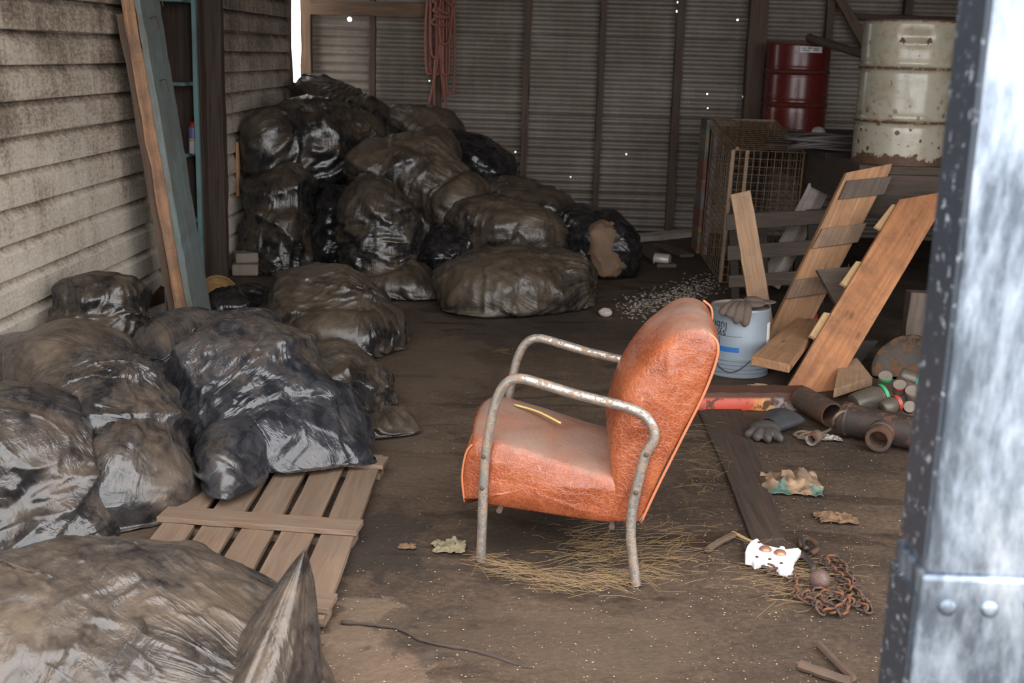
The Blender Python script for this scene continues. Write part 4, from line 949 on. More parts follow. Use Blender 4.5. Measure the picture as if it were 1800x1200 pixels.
def m_prints(name, cols, sc):
    t = NT(name); v = t.obj(); s = t.voro(t.map(v, (0.5, 0.5, sc)), 1.0, 'F1', 'Color'); q = t.xyz(s)[0]; n = t.noise(v, 50, 3)
    stops = [(i/len(cols), c) for i, c in enumerate(cols)]; nd = t.ramp(q, [(p_, tuple(x*0.6 for x in c_)) for p_, c_ in stops])
    for x in t.t.nodes:
        if x.type == 'VALTORGB': x.color_ramp.interpolation = 'CONSTANT'
    return t.bsdf(t.mix(t.rng(n, 0.45, 0.7), nd, (0.12, 0.09, 0.07)), 0.5)
pm1 = m_prints('colour_printed_edges', [(0.30, 0.30, 0.25), (0.35, 0.10, 0.04), (0.12, 0.22, 0.10), (0.34, 0.05, 0.04), (0.28, 0.24, 0.28), (0.42, 0.28, 0.05), (0.10, 0.08, 0.07)], 17)
pm2 = m_prints('blue_printed_edges', [(0.16, 0.16, 0.22), (0.30, 0.30, 0.34), (0.06, 0.05, 0.05), (0.22, 0.20, 0.26), (0.34, 0.16, 0.06), (0.05, 0.05, 0.07)], 34)
for (px, yy, m_, lb, h) in ((1236, 10.50, pm1, 'multicoloured printed board on edge, left of the wire cage', 1.15), (1249, 10.40, pm2, 'bluish speckled printed board on edge, touching the wire cage', 1.06)):
    p = at_y(px, 330, yy); mb = MB(); mb.board((p[0]-0.01, yy+0.2, 0), (p[0]+0.012, yy+0.2, h), (1, 0, 0), 0.030, 0.42, 10, 0.001); tag(mb.build('printed_board', m_), lb, 'board')

# ------------------------------------------------------------------ loose timber at the right
pp = Plane((1.7, 8.45, 0), (1, 0.02, 0), (0, 0.12, 1))
dp = thing('dark_pallet', 'dark grey slatted pallet standing on edge before the wire cage', 'pallet', at_z(1340, 528))
for pts, th, fr_, nm in [([(1329, 372), (1348, 370), (1352, 545), (1333, 548)], 0.05, 0.0, 'post'), ([(1420, 368), (1450, 367), (1448, 545), (1424, 546)], 0.05, 0.0, 'post'),
                     ([(1276, 377), (1452, 368), (1452, 392), (1276, 405)], 0.025, 0.025, 'slat'), ([(1278, 432), (1450, 420), (1450, 445), (1278, 458)], 0.025, 0.025, 'slat'), ([(1280, 484), (1450, 473), (1450, 497), (1280, 505)], 0.025, 0.025, 'slat'), ([(1281, 375), (1296, 374), (1300, 540), (1286, 541)], 0.05, 0.0, 'post')]:
    mb = MB(); slab(mb, pp, pts, th, fr_); mb.build(nm, W_BLACK if nm == 'post' else W_GREY, dp, bevel=0.003)
a, b = at_y(1352, 500, 8.72), at_y(1440, 330, 8.85); mb = MB(); mb.board(a, b, (0.75, -0.6, 0.35), 0.115, 0.115, 8, 0.003)
tag(mb.build('white_post', W_WHITE, bevel=0.004), 'flaking white square post leaning behind the dark pallet', 'post')
mb = MB(); a, b = at_y(1343, 585, 7.35), at_y(1301.5, 340, 7.95); mb.board(a, b, (1, 0, 0.12), 0.132, 0.032, 12, 0.0012, 0, 0.018)
tag(mb.build('board', W_PINKISH, bevel=0.003), 'narrow pale upright board leaning behind the grey bucket', 'board', 'loose boards by the bucket')
# cleated board
f0, f1 = at_z(1352, 606), at_z(1428, 602); f1 = np.array([f1[0], f0[1]+0.07, 0]); topb = at_y(1525, 295, 7.42)
Bd = topb-(f0+f1)/2; plB = Plane((f0+f1)/2, nrm(Bd), f1-f0)
cb = thing('cleated_board', 'wide tan board with three nailed cleats, leaning on the timber bed', 'board', (f0+f1)/2, 'loose boards by the bucket')
mb = MB(); slab(mb, plB, [(1350, 590), (1353, 603), (1405, 604), (1425, 570), (1565, 300), (1569, 287), (1489, 303)], 0.038); mb.build('plank', W_TAN, cb, bevel=0.003)
for pts, m_ in ([(1487, 318), (1565, 310), (1551, 342), (1472, 351)], W_GREY), ([(1443, 402), (1521, 392), (1505, 426), (1424, 437)], W_CLEAT), ([(1394, 492), (1438, 486), (1456, 514), (1379, 525)], W_CLEAT):
    mb = MB(); slab(mb, plB, pts, 0.022, 0.0225); mb.build('cleat', m_, cb, bevel=0.003)
# front orange board
g0 = at_z(1384, 690); g1 = g0+np.array([0.20, 0.09, 0]); topc = at_y(1622, 345, 7.28)
plC = Plane((g0+g1)/2, nrm(topc-(g0+g1)/2), g1-g0)
ob = thing('orange_board', 'big orange-brown plank leaning in front, pale offcuts along its left edge', 'board', (g0+g1)/2, 'loose boards by the bucket')
mb = MB(); slab(mb, plC, [(1384, 680), (1400, 693), (1448, 701), (1463, 690), (1664, 352), (1668, 335), (1582, 350)], 0.042); mb.build('plank', W_ORANGE, ob, bevel=0.003)
for pts in ([(1576, 356), (1590, 357), (1560, 402), (1546, 394)], [(1513, 456), (1530, 458), (1500, 502), (1486, 494)], [(1456, 546), (1472, 548), (1446, 594), (1431, 586)]):
    mb = MB(); slab(mb, plC, [(x-4, y-1) for x, y in pts], 0.022, -0.022); mb.build('offcut', W_YELLOW, ob, bevel=0.002)
# short boards, blocks
def flat(px_pts, z, th):
    P = Plane((0, 0, z), (1, 0, 0), (0, 1, 0)); d = np.array(P.hit(*px_pts[0]))-np.array(P.hit(*px_pts[-1])); P = Plane((0, 0, z), d*[1, 1, 0], (d[1], -d[0], 0)); mb = MB(); slab(mb, P, px_pts, th); return mb
mb = flat([(1321, 626), (1388, 640), (1430, 584), (1436, 560), (1400, 558)], 0.20, 0.045); tag(mb.build('board', W_TAN, bevel=0.003), 'short thick board lying right of the bucket, knotty end towards us', 'board', 'loose boards by the bucket')
mb = MB(); pb = at_z(1405, 605, 0.1); mb.box((pb[0]+0.03, pb[1]+0.12, 0.076), (0.16, 0.26, 0.152), rotz(-0.3)); tag(mb.build('timber_block', W_BLACK, bevel=0.006), 'dark timber block propping the short thick board', 'block')
mb = flat([(1466, 684), (1534, 663), (1506, 628), (1474, 640)], 0.085, 0.045); tag(mb.build('board', W_PINKISH, bevel=0.003), 'sawn board end at the foot of the big orange plank', 'board', 'loose boards by the bucket')
mb = MB(); pt = Plane(at_y(1470, 500, 7.0), (1, 0.1, 0), (0, 0.35, 1)); slab(mb, pt, [(1436, 474), (1502, 468), (1500, 500), (1474, 536), (1468, 532)], 0.035)
for px in (1450, 1491): 
    p = pt.hit(px, 474); mb.tube([p, p+np.array([0, 0, 0.035])], 0.0025, 5)
tag(mb.build('board', W_GREY, bevel=0.002), 'dark three-cornered board with nails, wedged between the two leaning planks', 'board', 'loose boards by the bucket')
mb = MB(); pk = Plane(at_y(1495, 610, 6.6), (1, 0.3, -0.25), (0, 0.3, 1)); slab(mb, pk, [(1470, 600), (1545, 598), (1512, 640), (1482, 660)], 0.03); tag(mb.build('board', W_BLACK, bevel=0.002), 'blackened board behind the sawn board end', 'board', 'loose boards by the bucket')
pb = at_z(1612, 600); pb = np.array([at_y(1612, 560, 6.9)[0], 6.95, 0]); mb = MB(); mb.board(pb, pb+[0.01, 0, 0.375], (1, 0, 0), 0.12, 0.10, 6, 0.002); mb.board(pb+[0.10, 0.02, 0], pb+[0.10, 0.02, 0.38], (1, 0, 0), 0.06, 0.09, 6, 0.002)
tag(mb.build('timber_block', W_GREY, bevel=0.003), 'grey upright timber stub behind the rusty tank', 'block')
# boards at the foot of the back wall
for (p, q, w, th, m_, lb) in [((1105, 424), (1216, 413), 0.20, 0.05, W_WHITE, 'pale grey plank lying along the back wall foot'), ((1120, 434), (1172, 470), 0.16, 0.03, W_GREY, 'brown board lying on the floor before the pale plank'), ((1160, 432), (1208, 452), 0.13, 0.025, W_GREY, 'thin dark board right of the brown one, by the back wall')]:
    a, b = at_z(*p), at_z(*q); d = nrm(b-a); mb = MB(); mb.board(a+[0, 0, th/2], b+[0, 0, th/2], (-d[1], d[0], 0), w, th, 8, 0.003); tag(mb.build('plank', m_, bevel=0.003), lb, 'plank', 'planks by the back wall')
mb = flat([(1228, 722), (1298, 702), (1352, 850), (1380, 945), (1322, 950), (1280, 840)], 0.010, 0.03); tag(mb.build('floor_plank', W_DARK, bevel=0.004), 'dark plank bedded flush in the dirt right of the armchair', 'plank')
# ------------------------------------------------------------------ bucket with a glove on it
M_PAIL = m_plain('silver_blue_pail', (0.27, 0.315, 0.36), 0.38, 0.25, 0.12, 5); M_BLUE = m_plain('blue_print', (0.02, 0.12, 0.36), 0.45); M_PTOP = m_plain('dusty_pail_bottom', (0.25, 0.215, 0.185), 0.8)
bkc = np.array([1.085, 6.42, 0.0]); bh = 0.365
pail = thing('bucket', 'silver-blue lubricant bucket standing upside down behind the armchair', 'bucket', bkc)
prof = [(0.170, 0), (0.171, 0.006), (0.166, 0.010)]
for zz in (0.028, 0.050, 0.072, 0.094): prof += [(0.166, zz-0.007), (0.1705, zz-0.003), (0.1705, zz+0.003), (0.166, zz+0.007)]
prof += [(0.1655, 0.11), (0.1635, 0.20), (0.161, 0.30), (0.1595, bh-0.012), (0.161, bh-0.006), (0.159, bh)]
mb = MB(); mb.lathe(prof, bkc, n=72, cap0=True, cap1=False); mb.build('shell', M_PAIL, pail, smooth=35)
mb = MB(); mb.lathe([(0.159, bh), (0.154, bh-0.001), (0.152, bh-0.012), (0.02, bh-0.010)], bkc, n=60, cap0=False); mb.build('base', M_PTOP, pail, smooth=35)
def prad(z): return 0.1675-0.008*z/bh
def wrap(a0, a1, z0, z1, n=14):
    mb = MB(); V = []
    for i in range(n+1):
        a = a0+(a1-a0)*i/n
        for z in (z0, z1): V.append(bkc+np.array([cos(a)*(prad(z)+0.0012), sin(a)*(prad(z)+0.0012), z]))
    mb.add(V, [(2*i, 2*i+2, 2*i+3, 2*i+1) for i in range(n)]); return mb
wrap(-3.05, -1.69, 0.138, 0.165).build('blue_stripe', M_BLUE, pail); wrap(-2.9, -1.63, 0.222, 0.2245).build('print_line', M_INK, pail)
wrap(-0.62, -0.02, 0.165, 0.290).build('paper_label', M_STK, pail)
def pail_text(txt, a_start, z, size, mat):
    cu = bpy.data.curves.new('lettering', 'FONT'); cu.body = txt; cu.size = size; cu.resolution_u = 3; cu.extrude = 0.0004
    to = bpy.data.objects.new('tmp', cu); COL.objects.link(to); dg = bpy.context.evaluated_depsgraph_get(); dg.update()
    me = bpy.data.meshes.new_from_object(to.evaluated_get(dg)); bpy.data.objects.remove(to)
    for v in me.vertices:                       # upside down on the wall of the upturned bucket
        a = a_start-v.co.x/0.165; zz = z-v.co.y; r = prad(zz)+0.0016+v.co.z
        w = bkc+np.array([cos(a)*r, sin(a)*r, zz])-wloc(pail); v.co = w
    me.materials.append(mat); o = bpy.data.objects.new('lettering', me); COL.objects.link(o); o.parent = pail
pail_text('lubricant', -2.13, 0.296, 0.062, M_INK); pail_text('synthetic', -2.15, 0.252, 0.062, M_INK); pail_text('M', -2.34, 0.216, 0.062, M_BLUE)
mb = MB(); mb.tube(spline([bkc+np.array([cos(a)*(0.172), sin(a)*0.172, 0.10-0.07*sin((a+2.6)/1.3*pi)]) for a in np.linspace(-2.6, -1.3, 9)], 4), 0.003, 6); mb.build('wire_handle', M_RUSTD, pail)

M_GLV = m_plain('brown_work_glove', (0.115, 0.083, 0.064), 0.9, 0, 0.25, 60); M_GLG = m_plain('grey_leather_glove', (0.060, 0.052, 0.047), 0.7, 0, 0.4, 25); M_CUFF = m_plain('grey_rubber_cuff', (0.048, 0.047, 0.050), 0.5, 0, 0.3, 20)
def ellipsoid(mb, c, A, r, nu=24, nv=14):
    V = []; 
    for j in range(nv+1):
        t = pi*j/nv
        for i in range(nu):
            p = 2*pi*i/nu; q = np.array([sin(t)*cos(p), sin(t)*sin(p), cos(t)])*r; V.append(np.asarray(c)+A@q)
    mb.add(V, [(j*nu+i, j*nu+(i+1) % nu, (j+1)*nu+(i+1) % nu, (j+1)*nu+i) for j in range(nv) for i in range(nu)])
def remesh(o, vox=0.005, it=4):
    md = o.modifiers.new('remesh', 'REMESH'); md.mode = 'VOXEL'; md.voxel_size = vox; md.use_smooth_shade = True
    sm = o.modifiers.new('smooth', 'SMOOTH'); sm.iterations = it; sm.factor = 0.5
    return o
gt = bkc+np.array([0, 0, bh])
mb = MB(); ellipsoid(mb, gt+[0.035, -0.045, 0.018], rotz(-0.1), (0.085, 0.062, 0.022)); ellipsoid(mb, gt+[0.06, -0.02, 0.035], rotz(0.3), (0.055, 0.045, 0.02)); ellipsoid(mb, gt+[0.125, -0.005, 0.022], rotz(0.35), (0.07, 0.045, 0.011))
for (a, L, z_) in ((-2.20, 0.020, 0.0), (-1.99, 0.028, 0.0), (-1.78, 0.065, 0.0), (-1.53, 0.080, 0.0)):
    e = np.array([cos(a), sin(a), 0]); sd = np.array([-sin(a), cos(a), 0])
    mb.tube(spline([gt+e*0.085+[0.012, 0, 0.018], gt+e*0.135+[0.006, 0, 0.018], gt+e*0.176+[0, 0, 0.004], gt+e*0.188+[-0.008, 0, -L*0.55], gt+e*0.184+[-0.014, 0, -L]], 5), 0.02, 10, rr=list(np.linspace(0.024, 0.0235, 17))+[0.022, 0.019, 0.013, 0.006])
mb.tube(spline([gt+[0.0, -0.05, 0.03], gt+[-0.05, -0.075, 0.03], gt+[-0.075, -0.115, 0.022], gt+[-0.082, -0.142, 0.01]], 5), 0.016, 10, rr=list(np.linspace(0.018, 0.015, 13))+[0.012, 0.008, 0.004])
tag(remesh(mb.build('glove', M_GLV, base=gt), 0.0045), 'brown cloth work glove draped over the upturned bucket, fingers hanging down', 'glove')
g2 = thing('gauntlet_glove', 'dark leather gauntlet glove with stiff grey cuff on the dirt floor', 'glove', at_z(1350, 775))
c0 = at_z(1345, 768); 
mb = MB(); ellipsoid(mb, c0+[0, 0.02, 0.035], rotz(0.6), (0.085, 0.065, 0.034))
for (dx, dy, L) in ((-0.085, -0.05, 0.05), (-0.055, -0.085, 0.055), (-0.01, -0.10, 0.045), (0.045, -0.085, 0.05)):
    a = c0+np.array([dx*0.4, dy*0.3, 0.035]); b = c0+np.array([dx, dy, 0.024]); mb.tube(spline([a, (a+b)/2+[0, 0, 0.006], b, b+np.array([-0.008, -0.012, -0.004])], 5), 0.02, 10, rr=list(np.linspace(0.024, 0.021, 12))+[0.018, 0.014, 0.007, 0.003])
remesh(mb.build('hand', M_GLG, g2), 0.005)
mb = MB(); cu = c0+np.array([0.07, 0.11, 0.055]); 
for i, (r1, r2) in enumerate(((0.065, 0.034), (0.074, 0.038), (0.086, 0.040), (0.095, 0.036))): pass
ax_ = nrm((0.55, 0.75, 0.05)); e1 = nrm(np.cross(ax_, (0, 0, 1))); e2 = np.cross(ax_, e1); V = []; N_ = 28
for h_, r1, r2 in ((-0.08, .055, .030), (-0.03, .068, .035), (0.03, .085, .038), (0.085, .098, .036), (0.085, .094, .032), (0.03, .081, .034), (-0.03, .062, .030)):
    for i in range(N_):
        a = 2*pi*i/N_; p = cu+ax_*h_+e1*r1*cos(a)+e2*r2*sin(a)*(1+0.15*sin(3*a)); p[2] = max(0.008, p[2]-0.012); V.append(p)
mb.add(V, [(j*N_+i, j*N_+(i+1) % N_, (j+1)*N_+(i+1) % N_, (j+1)*N_+i) for j in range(6) for i in range(N_)]); mb.build('cuff', M_CUFF, g2, smooth=60)

# ------------------------------------------------------------------ iron channel, pipes, ring, rope
def m_channel():
    t = NT('red_painted_rusty_channel'); v = t.obj(); X = t.xyz(v); n = t.noise(v, 16, 7, 0.7); n2 = t.noise(v, 5, 4)
    x = t.math('ADD', X[0], t.math('MULTIPLY', t.math('SUBTRACT', n, 0.5), 0.22))
    p = t.ramp(t.rng(x, -0.34, 0.32), [(0.0, (0.22, 0.022, 0.010)), (0.25, (0.42, 0.036, 0.011)), (0.55, (0.45, 0.043, 0.011)), (0.62, (0.50, 0.18, 0.025)), (0.70, (0.50, 0.25, 0.05)), (0.76, (0.20, 0.17, 0.16)), (1.0, (0.24, 0.20, 0.18))])
    f = t.math('MAXIMUM', t.rng(n, 0.52, 0.60), t.rng(X[2], 0.056, 0.068))
    c = t.mix(f, p, t.mix(n, (0.03, 0.015, 0.010), (0.115, 0.045, 0.025)))
    return t.bsdf(c, t.math('ADD', 0.4, t.math('MULTIPLY', f, 0.4)), 0, t.bump(n, 0.4, 0.004))
a, b = at_z(1205, 722), at_z(1408, 722); L = np.linalg.norm(b-a); ex = nrm(b-a); ey = np.array([-ex[1], ex[0], 0])
mb = MB(); sec = [(0, 0), (0.006, 0.066), (0.02, 0.084), (0.10, 0.100), (0.10, 0.093), (0.026, 0.077), (0.014, 0.064), (0.010, 0.004)]; n = len(sec); V = []
for i in range(21):
    u = L*i/20
    for k, (y, z) in enumerate(sec): V.append(a+ex*(u+(0.035*z/0.1 if i == 20 else 0))+ey*y+[0, 0, z+0.002+0.002*sin(i*1.3)])
mb.add(V, [(i*n+k, i*n+(k+1) % n, (i+1)*n+(k+1) % n, (i+1)*n+k) for i in range(20) for k in range(n)]+[tuple(range(n)), tuple(20*n+k for k in range(n))])
tag(mb.build('iron_channel', m_channel(), base=(a+b)/2, smooth=35), 'rusty iron channel with flaking red paint lying before the bucket', 'iron bar')
def pipe(mb, a, b, r, wall=0.008, lip=True):
    d = np.asarray(b)-np.asarray(a); L = np.linalg.norm(d)
    pr = [(r-wall, L*0.98), (r-wall, 0.001), (r, 0.0), (r+0.006, 0.002), (r+0.006, 0.03), (r, 0.036), (r, L-0.05), (r+0.006, L-0.044), (r+0.006, L-0.002), (r, L), (r-wall, L), (r-wall, L*0.98)] if lip else [(r-wall, 0.002), (r, 0), (r, L), (r-wall, L), (r-wall, 0.002)]
    mb.lathe(pr, a, d, 36, False, False)
mb = MB(); c_ = at_z(1440, 735); a = np.array([1.285, 5.66, 0.068]); b = np.array([1.375, 5.42, 0.060]); pipe(mb, a, b, 0.060, 0.010, False); tag(mb.build('iron_pipe', M_RUST, smooth=35), 'short rusty pipe with open end at the tip of the red channel', 'pipe')
tee = thing('pipe_tee', 'dark rusty iron pipe tee lying on the floor, round branch facing us', 'pipe', at_z(1540, 790))
a = np.array([1.395, 5.30, 0.082]); b = np.array([1.725, 5.06, 0.082]); mb = MB(); pipe(mb, a, b, 0.072, 0.010); mb.build('run', M_RUSTD, tee, smooth=35)
mb = MB(); br = a+(b-a)*0.48; dv = nrm((-0.42, -0.90, -0.12)); pipe(mb, br+dv*0.155, br+dv*0.04, 0.050, 0.010); mb.build('branch', M_RUST, tee, smooth=35)
mb = MB(); c_ = at_z(1431, 783); pipe(mb, c_+[-0.018, -0.015, 0.032], c_+[0.02, 0.045, 0.032], 0.028, 0.010, False); tag(mb.build('pipe_socket', m_rustmetal('worn_steel', (0.32, 0.28, 0.25), (0.12, 0.05, 0.025), 0.5, 0.4, 0.6), smooth=35), 'small shiny steel pipe socket left of the pipe tee', 'socket')
M_ROPE = m_plain('dirty_twine', (0.17, 0.12, 0.085), 0.9)
mb = MB(); rp = [(1500, 722, .10), (1478, 724, .14), (1464, 738, .10), (1462, 752, .03), (1440, 762, .008), (1410, 758, .006), (1396, 764, .006), (1415, 768, .006), (1440, 770, .006), (1450, 766, .008), (1425, 760, .008), (1402, 768, .006), (1430, 772, .006)]
mb.tube(spline([at_z(x, y, z) for x, y, z in rp], 7), 0.007, 7); tag(mb.build('twine', M_ROPE, smooth='all'), 'loop of dirty twine running over the pipe tee to the floor', 'twine')

# ------------------------------------------------------------------ tank end and jars
tk = thing('rusty_tank', 'round rusty scaled tank end half behind the metal post', 'tank', (1.92, 6.45, 0))
tcn = at_y(1600, 652, 6.35); tax = nrm((-0.30, -0.86, 0.42)); mb = MB()
mb.lathe([(0.205, -0.42), (0.21, -0.10), (0.207, -0.03), (0.198, -0.005), (0.18, 0.0), (0.165, -0.012), (0.12, -0.03), (0.06, -0.04), (0.01, -0.042)], tcn, tax, 56, True, True, wob=lambda a, h: 1+0.012*sin(5*a)+0.008*sin(11*a+h*30)); mb.v = [(x, y, max(z, 0.004)) for x, y, z in mb.v]
mb.build('shell', m_rustmetal('scaly_rust', (0.040, 0.028, 0.022), (0.095, 0.050, 0.026), 0.5, 0.6, 0, 14), tk, smooth=40)
M_GLASS = m_plain('dust_coated_glass', (0.092, 0.075, 0.060), 0.38, 0, 0.3, 30); M_LGRN, M_LRED, M_LIDT = m_plain('green_lid', (0.035, 0.34, 0.12), 0.45), m_plain('red_lid', (0.42, 0.05, 0.04), 0.45), m_plain('dusty_lid_top', (0.22, 0.18, 0.145), 0.8)
mound = bag('dusty_sack', None, m_plain('dust_covered_sack', (0.105, 0.077, 0.057), 0.9, 0, 0.25, 9), [ell(1592, 700, 52, 34, 5.75, 0.16, 30)], seed=77, nu=90, nv=60, group=None, xmin=-9, lump=0.02, amp=0.012, facets=(40, 0.06))
tag(mound, 'dust-covered brown sack holding the glass jars by the metal post', 'sack')
def jar(label, pc, y, ax, r, L, lid, grp='dusty glass jars'):
    c = at_y(pc[0], pc[1], y); ax = nrm(ax); t = thing('glass_jar', label, 'jar', c-[0, 0, r], grp)
    mb = MB(); mb.lathe([(r*0.8, 0), (r*0.97, 0.006), (r, 0.018), (r, L*0.80), (r*0.86, L*0.9), (r*0.84, L)], c-ax*L*0.5, ax, 30); mb.build('body', M_GLASS, t, smooth=50)
    mb = MB(); mb.lathe([(r*0.92, L), (r*0.93, L+0.016)], c-ax*L*0.5, ax, 30, False, False); mb.build('lid_band', lid, t, smooth=50)
    mb = MB(); mb.lathe([(r*0.925, L+0.0155), (r*0.88, L+0.019), (r*0.3, L+0.0185)], c-ax*L*0.5, ax, 30); mb.build('lid_top', M_LIDT, t, smooth=50)
jar('big jar lying on its side, green lid band, nearest the sawn board', (1524, 704), 5.62, (0.9, 0.30, 0.28), 0.058, 0.155, M_LGRN)
jar('small jar with red lid lying in front of the other jars', (1562, 714), 5.45, (0.85, 0.25, 0.32), 0.040, 0.075, M_LRED)
jar('standing jar with green-rimmed lid turned up, just below the rusty tank', (1557, 672), 5.80, (-0.25, -0.45, 0.85), 0.036, 0.06, M_LGRN)
jar('jar with red-rimmed lid turned up, right of the green-rimmed one', (1582, 687), 5.66, (-0.25, -0.5, 0.8), 0.034, 0.06, M_LRED)
jar('jar with dull brown lid turned up, next to the metal post', (1604, 697), 5.60, (-0.3, -0.5, 0.8), 0.034, 0.06, M_LIDT)
jar('jar tipped towards us showing a red and white lid', (1598, 716), 5.50, (-0.2, -0.75, 0.3), 0.030, 0.05, M_LRED)
jar('grey jar lying highest among the jars, against the rusty tank', (1596, 664), 5.86, (0.8, -0.3, -0.2), 0.042, 0.085, M_LGRN)

# ------------------------------------------------------------------ small litter
pk = Plane((0, 0, 0.034), (1, 0, 0), (0, 1, 0)); o_ = lambda x, y: (1280+x/6.43, 920+y/6.43)
wp = thing('white_plate', 'bright white notched plate with two copper knobs on the dirt', 'plate', at_z(1355, 985))
M_WHT, M_COP = m_plain('white_enamel', (0.78, 0.79, 0.82), 0.4, 0, 0.08, 30), m_plain('copper_knob', (0.42, 0.20, 0.13), 0.35, 0.4)
mb = MB(); slab(mb, pk, [o_(*p) for p in [(260, 190), (330, 158), (392, 232), (570, 270), (590, 245), (640, 255), (650, 285), (790, 268), (828, 300), (770, 370), (735, 440), (742, 520), (700, 535), (590, 512), (520, 455), (390, 425), (300, 450), (270, 405), (195, 392), (192, 310), (215, 245)]], 0.024); mb.build('body', M_WHT, wp, bevel=0.004)
for x, y in ((420, 295), (587, 338)):
    p = pk.hit(*o_(x, y)); mb = MB(); mb.lathe([(0.0215, 0), (0.021, 0.003), (0.015, 0.010), (0.005, 0.013)], p, n=24); mb.build('knob', M_COP, wp, smooth='all')
for x, y in ((325, 380), (600, 450), (350, 215), (470, 405)):
    mb = MB(); mb.lathe([(0.006, 0), (0.005, 0.003)], pk.hit(*o_(x, y)), n=14); mb.build('screw', M_RUST, wp)
mb = MB(); c_ = at_z(1441, 1018, 0.034); ellipsoid(mb, c_, np.eye(3), np.array([0.034]*3), 32, 20); tag(mb.build('iron_ball', m_rustmetal('purple_brown_iron', (0.12, 0.078, 0.07), (0.10, 0.055, 0.04), 0.4, 0.45), smooth='all'), 'smooth brown iron ball lying on the rusty chain', 'ball')
mb = MB(); hk = [(1408, 972, .012), (1421, 985, .02), (1429, 996, .02), (1428, 1003, .012)]; mb.tube(spline([at_z(*p) for p in hk], 6), 0.011, 10)
hk2 = [(1418, 965, .012), (1410, 955, .014), (1414, 947, .016), (1424, 948, .016), (1434, 956, .016), (1436, 965, .014), (1428, 972, .012)]; mb.tube(spline([at_z(*p) for p in hk2], 6), 0.010, 10)
hk3 = [(1410, 960, .012), (1405, 950, .014), (1411, 943, .016), (1420, 944, .014)]; mb.tube(spline([at_z(*p) for p in hk3], 6), 0.009, 10)
tag(mb.build('chain_hook', M_RUSTD, smooth='all'), 'heavy rusty hook at the chain end beside the white plate', 'hook')
ch = thing('chain', 'heap of rusty orange chain lying around the iron ball', 'chain', at_z(1450, 1035))
def linkmesh(): 
    mb = MB(); pts = []
    for a in np.linspace(0, 2*pi, 16, endpoint=False): pts.append((0.0115*cos(a)+(0.009 if cos(a) > 0 else -0.009), 0.0115*sin(a), 0.0))
    mb.tube(pts, 0.0042, 7, True); return mb
lk = linkmesh().build('link', M_CHAIN, base=(0, 0, 0), smooth='all'); rs = random.Random(21); chw = at_z(1450, 1035)
path = [(1318, 962), (1330, 985), (1358, 1003), (1392, 1010), (1396, 1035), (1412, 1046), (1440, 1040), (1470, 1048), (1500, 1060), (1528, 1072), (1515, 1050), (1500, 1025), (1488, 1000), (1470, 985), (1450, 982), (1462, 1000), (1480, 1018), (1495, 1042), (1470, 1070), (1445, 1075), (1440, 1058), (1462, 1040), (1485, 1062), (1478, 1078), (1455, 1062), (1425, 1058), (1402, 1045)]
P3 = spline([at_z(x, y, 0.012+0.006*rs.random()) for x, y in path], 6); d = np.r_[0, np.cumsum(np.linalg.norm(np.diff(P3, axis=0), axis=1))]
nl = min(96, int(d[-1]/0.026)); first = True
for k in range(nl):
    s_ = d[-1]*k/nl; p = np.array([np.interp(s_, d, P3[:, i]) for i in range(3)]); p2 = np.array([np.interp(min(s_+0.01, d[-1]), d, P3[:, i]) for i in range(3)])
    t_ = p2-p; ang = math.atan2(t_[1], t_[0])+rs.uniform(-.35, .35)
    o = lk if first else lk.copy()
    if not first: COL.objects.link(o)
    first = False; o.parent = ch; o.location = p-chw+np.array([rs.uniform(-.006, .006), rs.uniform(-.006, .006), 0.003 if k % 2 else 0.0]); o.rotation_euler = ((pi/2-0.5 if k % 2 else 0.15)+rs.uniform(-.3, .3), rs.uniform(-.15, .15), ang)
def stick(name, lb, pts, r, mat, cat='stick'):
    mb = MB(); S = spline([at_z(*p) for p in pts], 5); mb.tube(S, r, 7, rr=[r*(0.75+0.35*vnoise(np.array([i*0.7, r*900, 1.0]), 1.0, 3)) for i in range(len(S))]); return tag(mb.build(name, mat, smooth=50), lb, cat)
stick('wood_sliver', 'pale wood sliver poking out from the white plate', [(1288, 935, .012), (1305, 944, .014), (1322, 952, .02)], 0.006, W_YELLOW)
stick('stick', 'short brown stick lying left of the white plate', [(1243, 966, .012), (1265, 952, .014), (1290, 940, .012)], 0.014, W_STUD)
stick('stick', 'reddish split stick at the lower right, the steeper one', [(1440, 1132, .012), (1465, 1158, .014), (1500, 1192, .012)], 0.013, W_STUD)
stick('stick', 'reddish split stick at the lower right, the flatter one', [(1406, 1168, .014), (1445, 1182, .014), (1496, 1199, .012)], 0.016, W_STUD)
stick('bent_cane', 'thin bent cane on the floor left of the pallet', [(318, 852, .01), (330, 862, .02), (352, 872, .012)], 0.006, W_TAN)
mb = MB(); S = spline([at_z(x, y, 0.002) for x, y in [(600, 1093), (660, 1098), (700, 1104), (735, 1122), (770, 1132), (820, 1140), (860, 1150), (905, 1166), (935, 1174)]], 8)
mb.tube(S, 0.008, 7, rr=[0.002+0.006*vnoise(np.array([i*0.9, 2.0, 1.0]), 1.0, 3) for i in range(len(S))]); struct(mb.build('trim_17', m_plain('dark_floor_seam', (0.06, 0.042, 0.032), 0.95), smooth='all'))
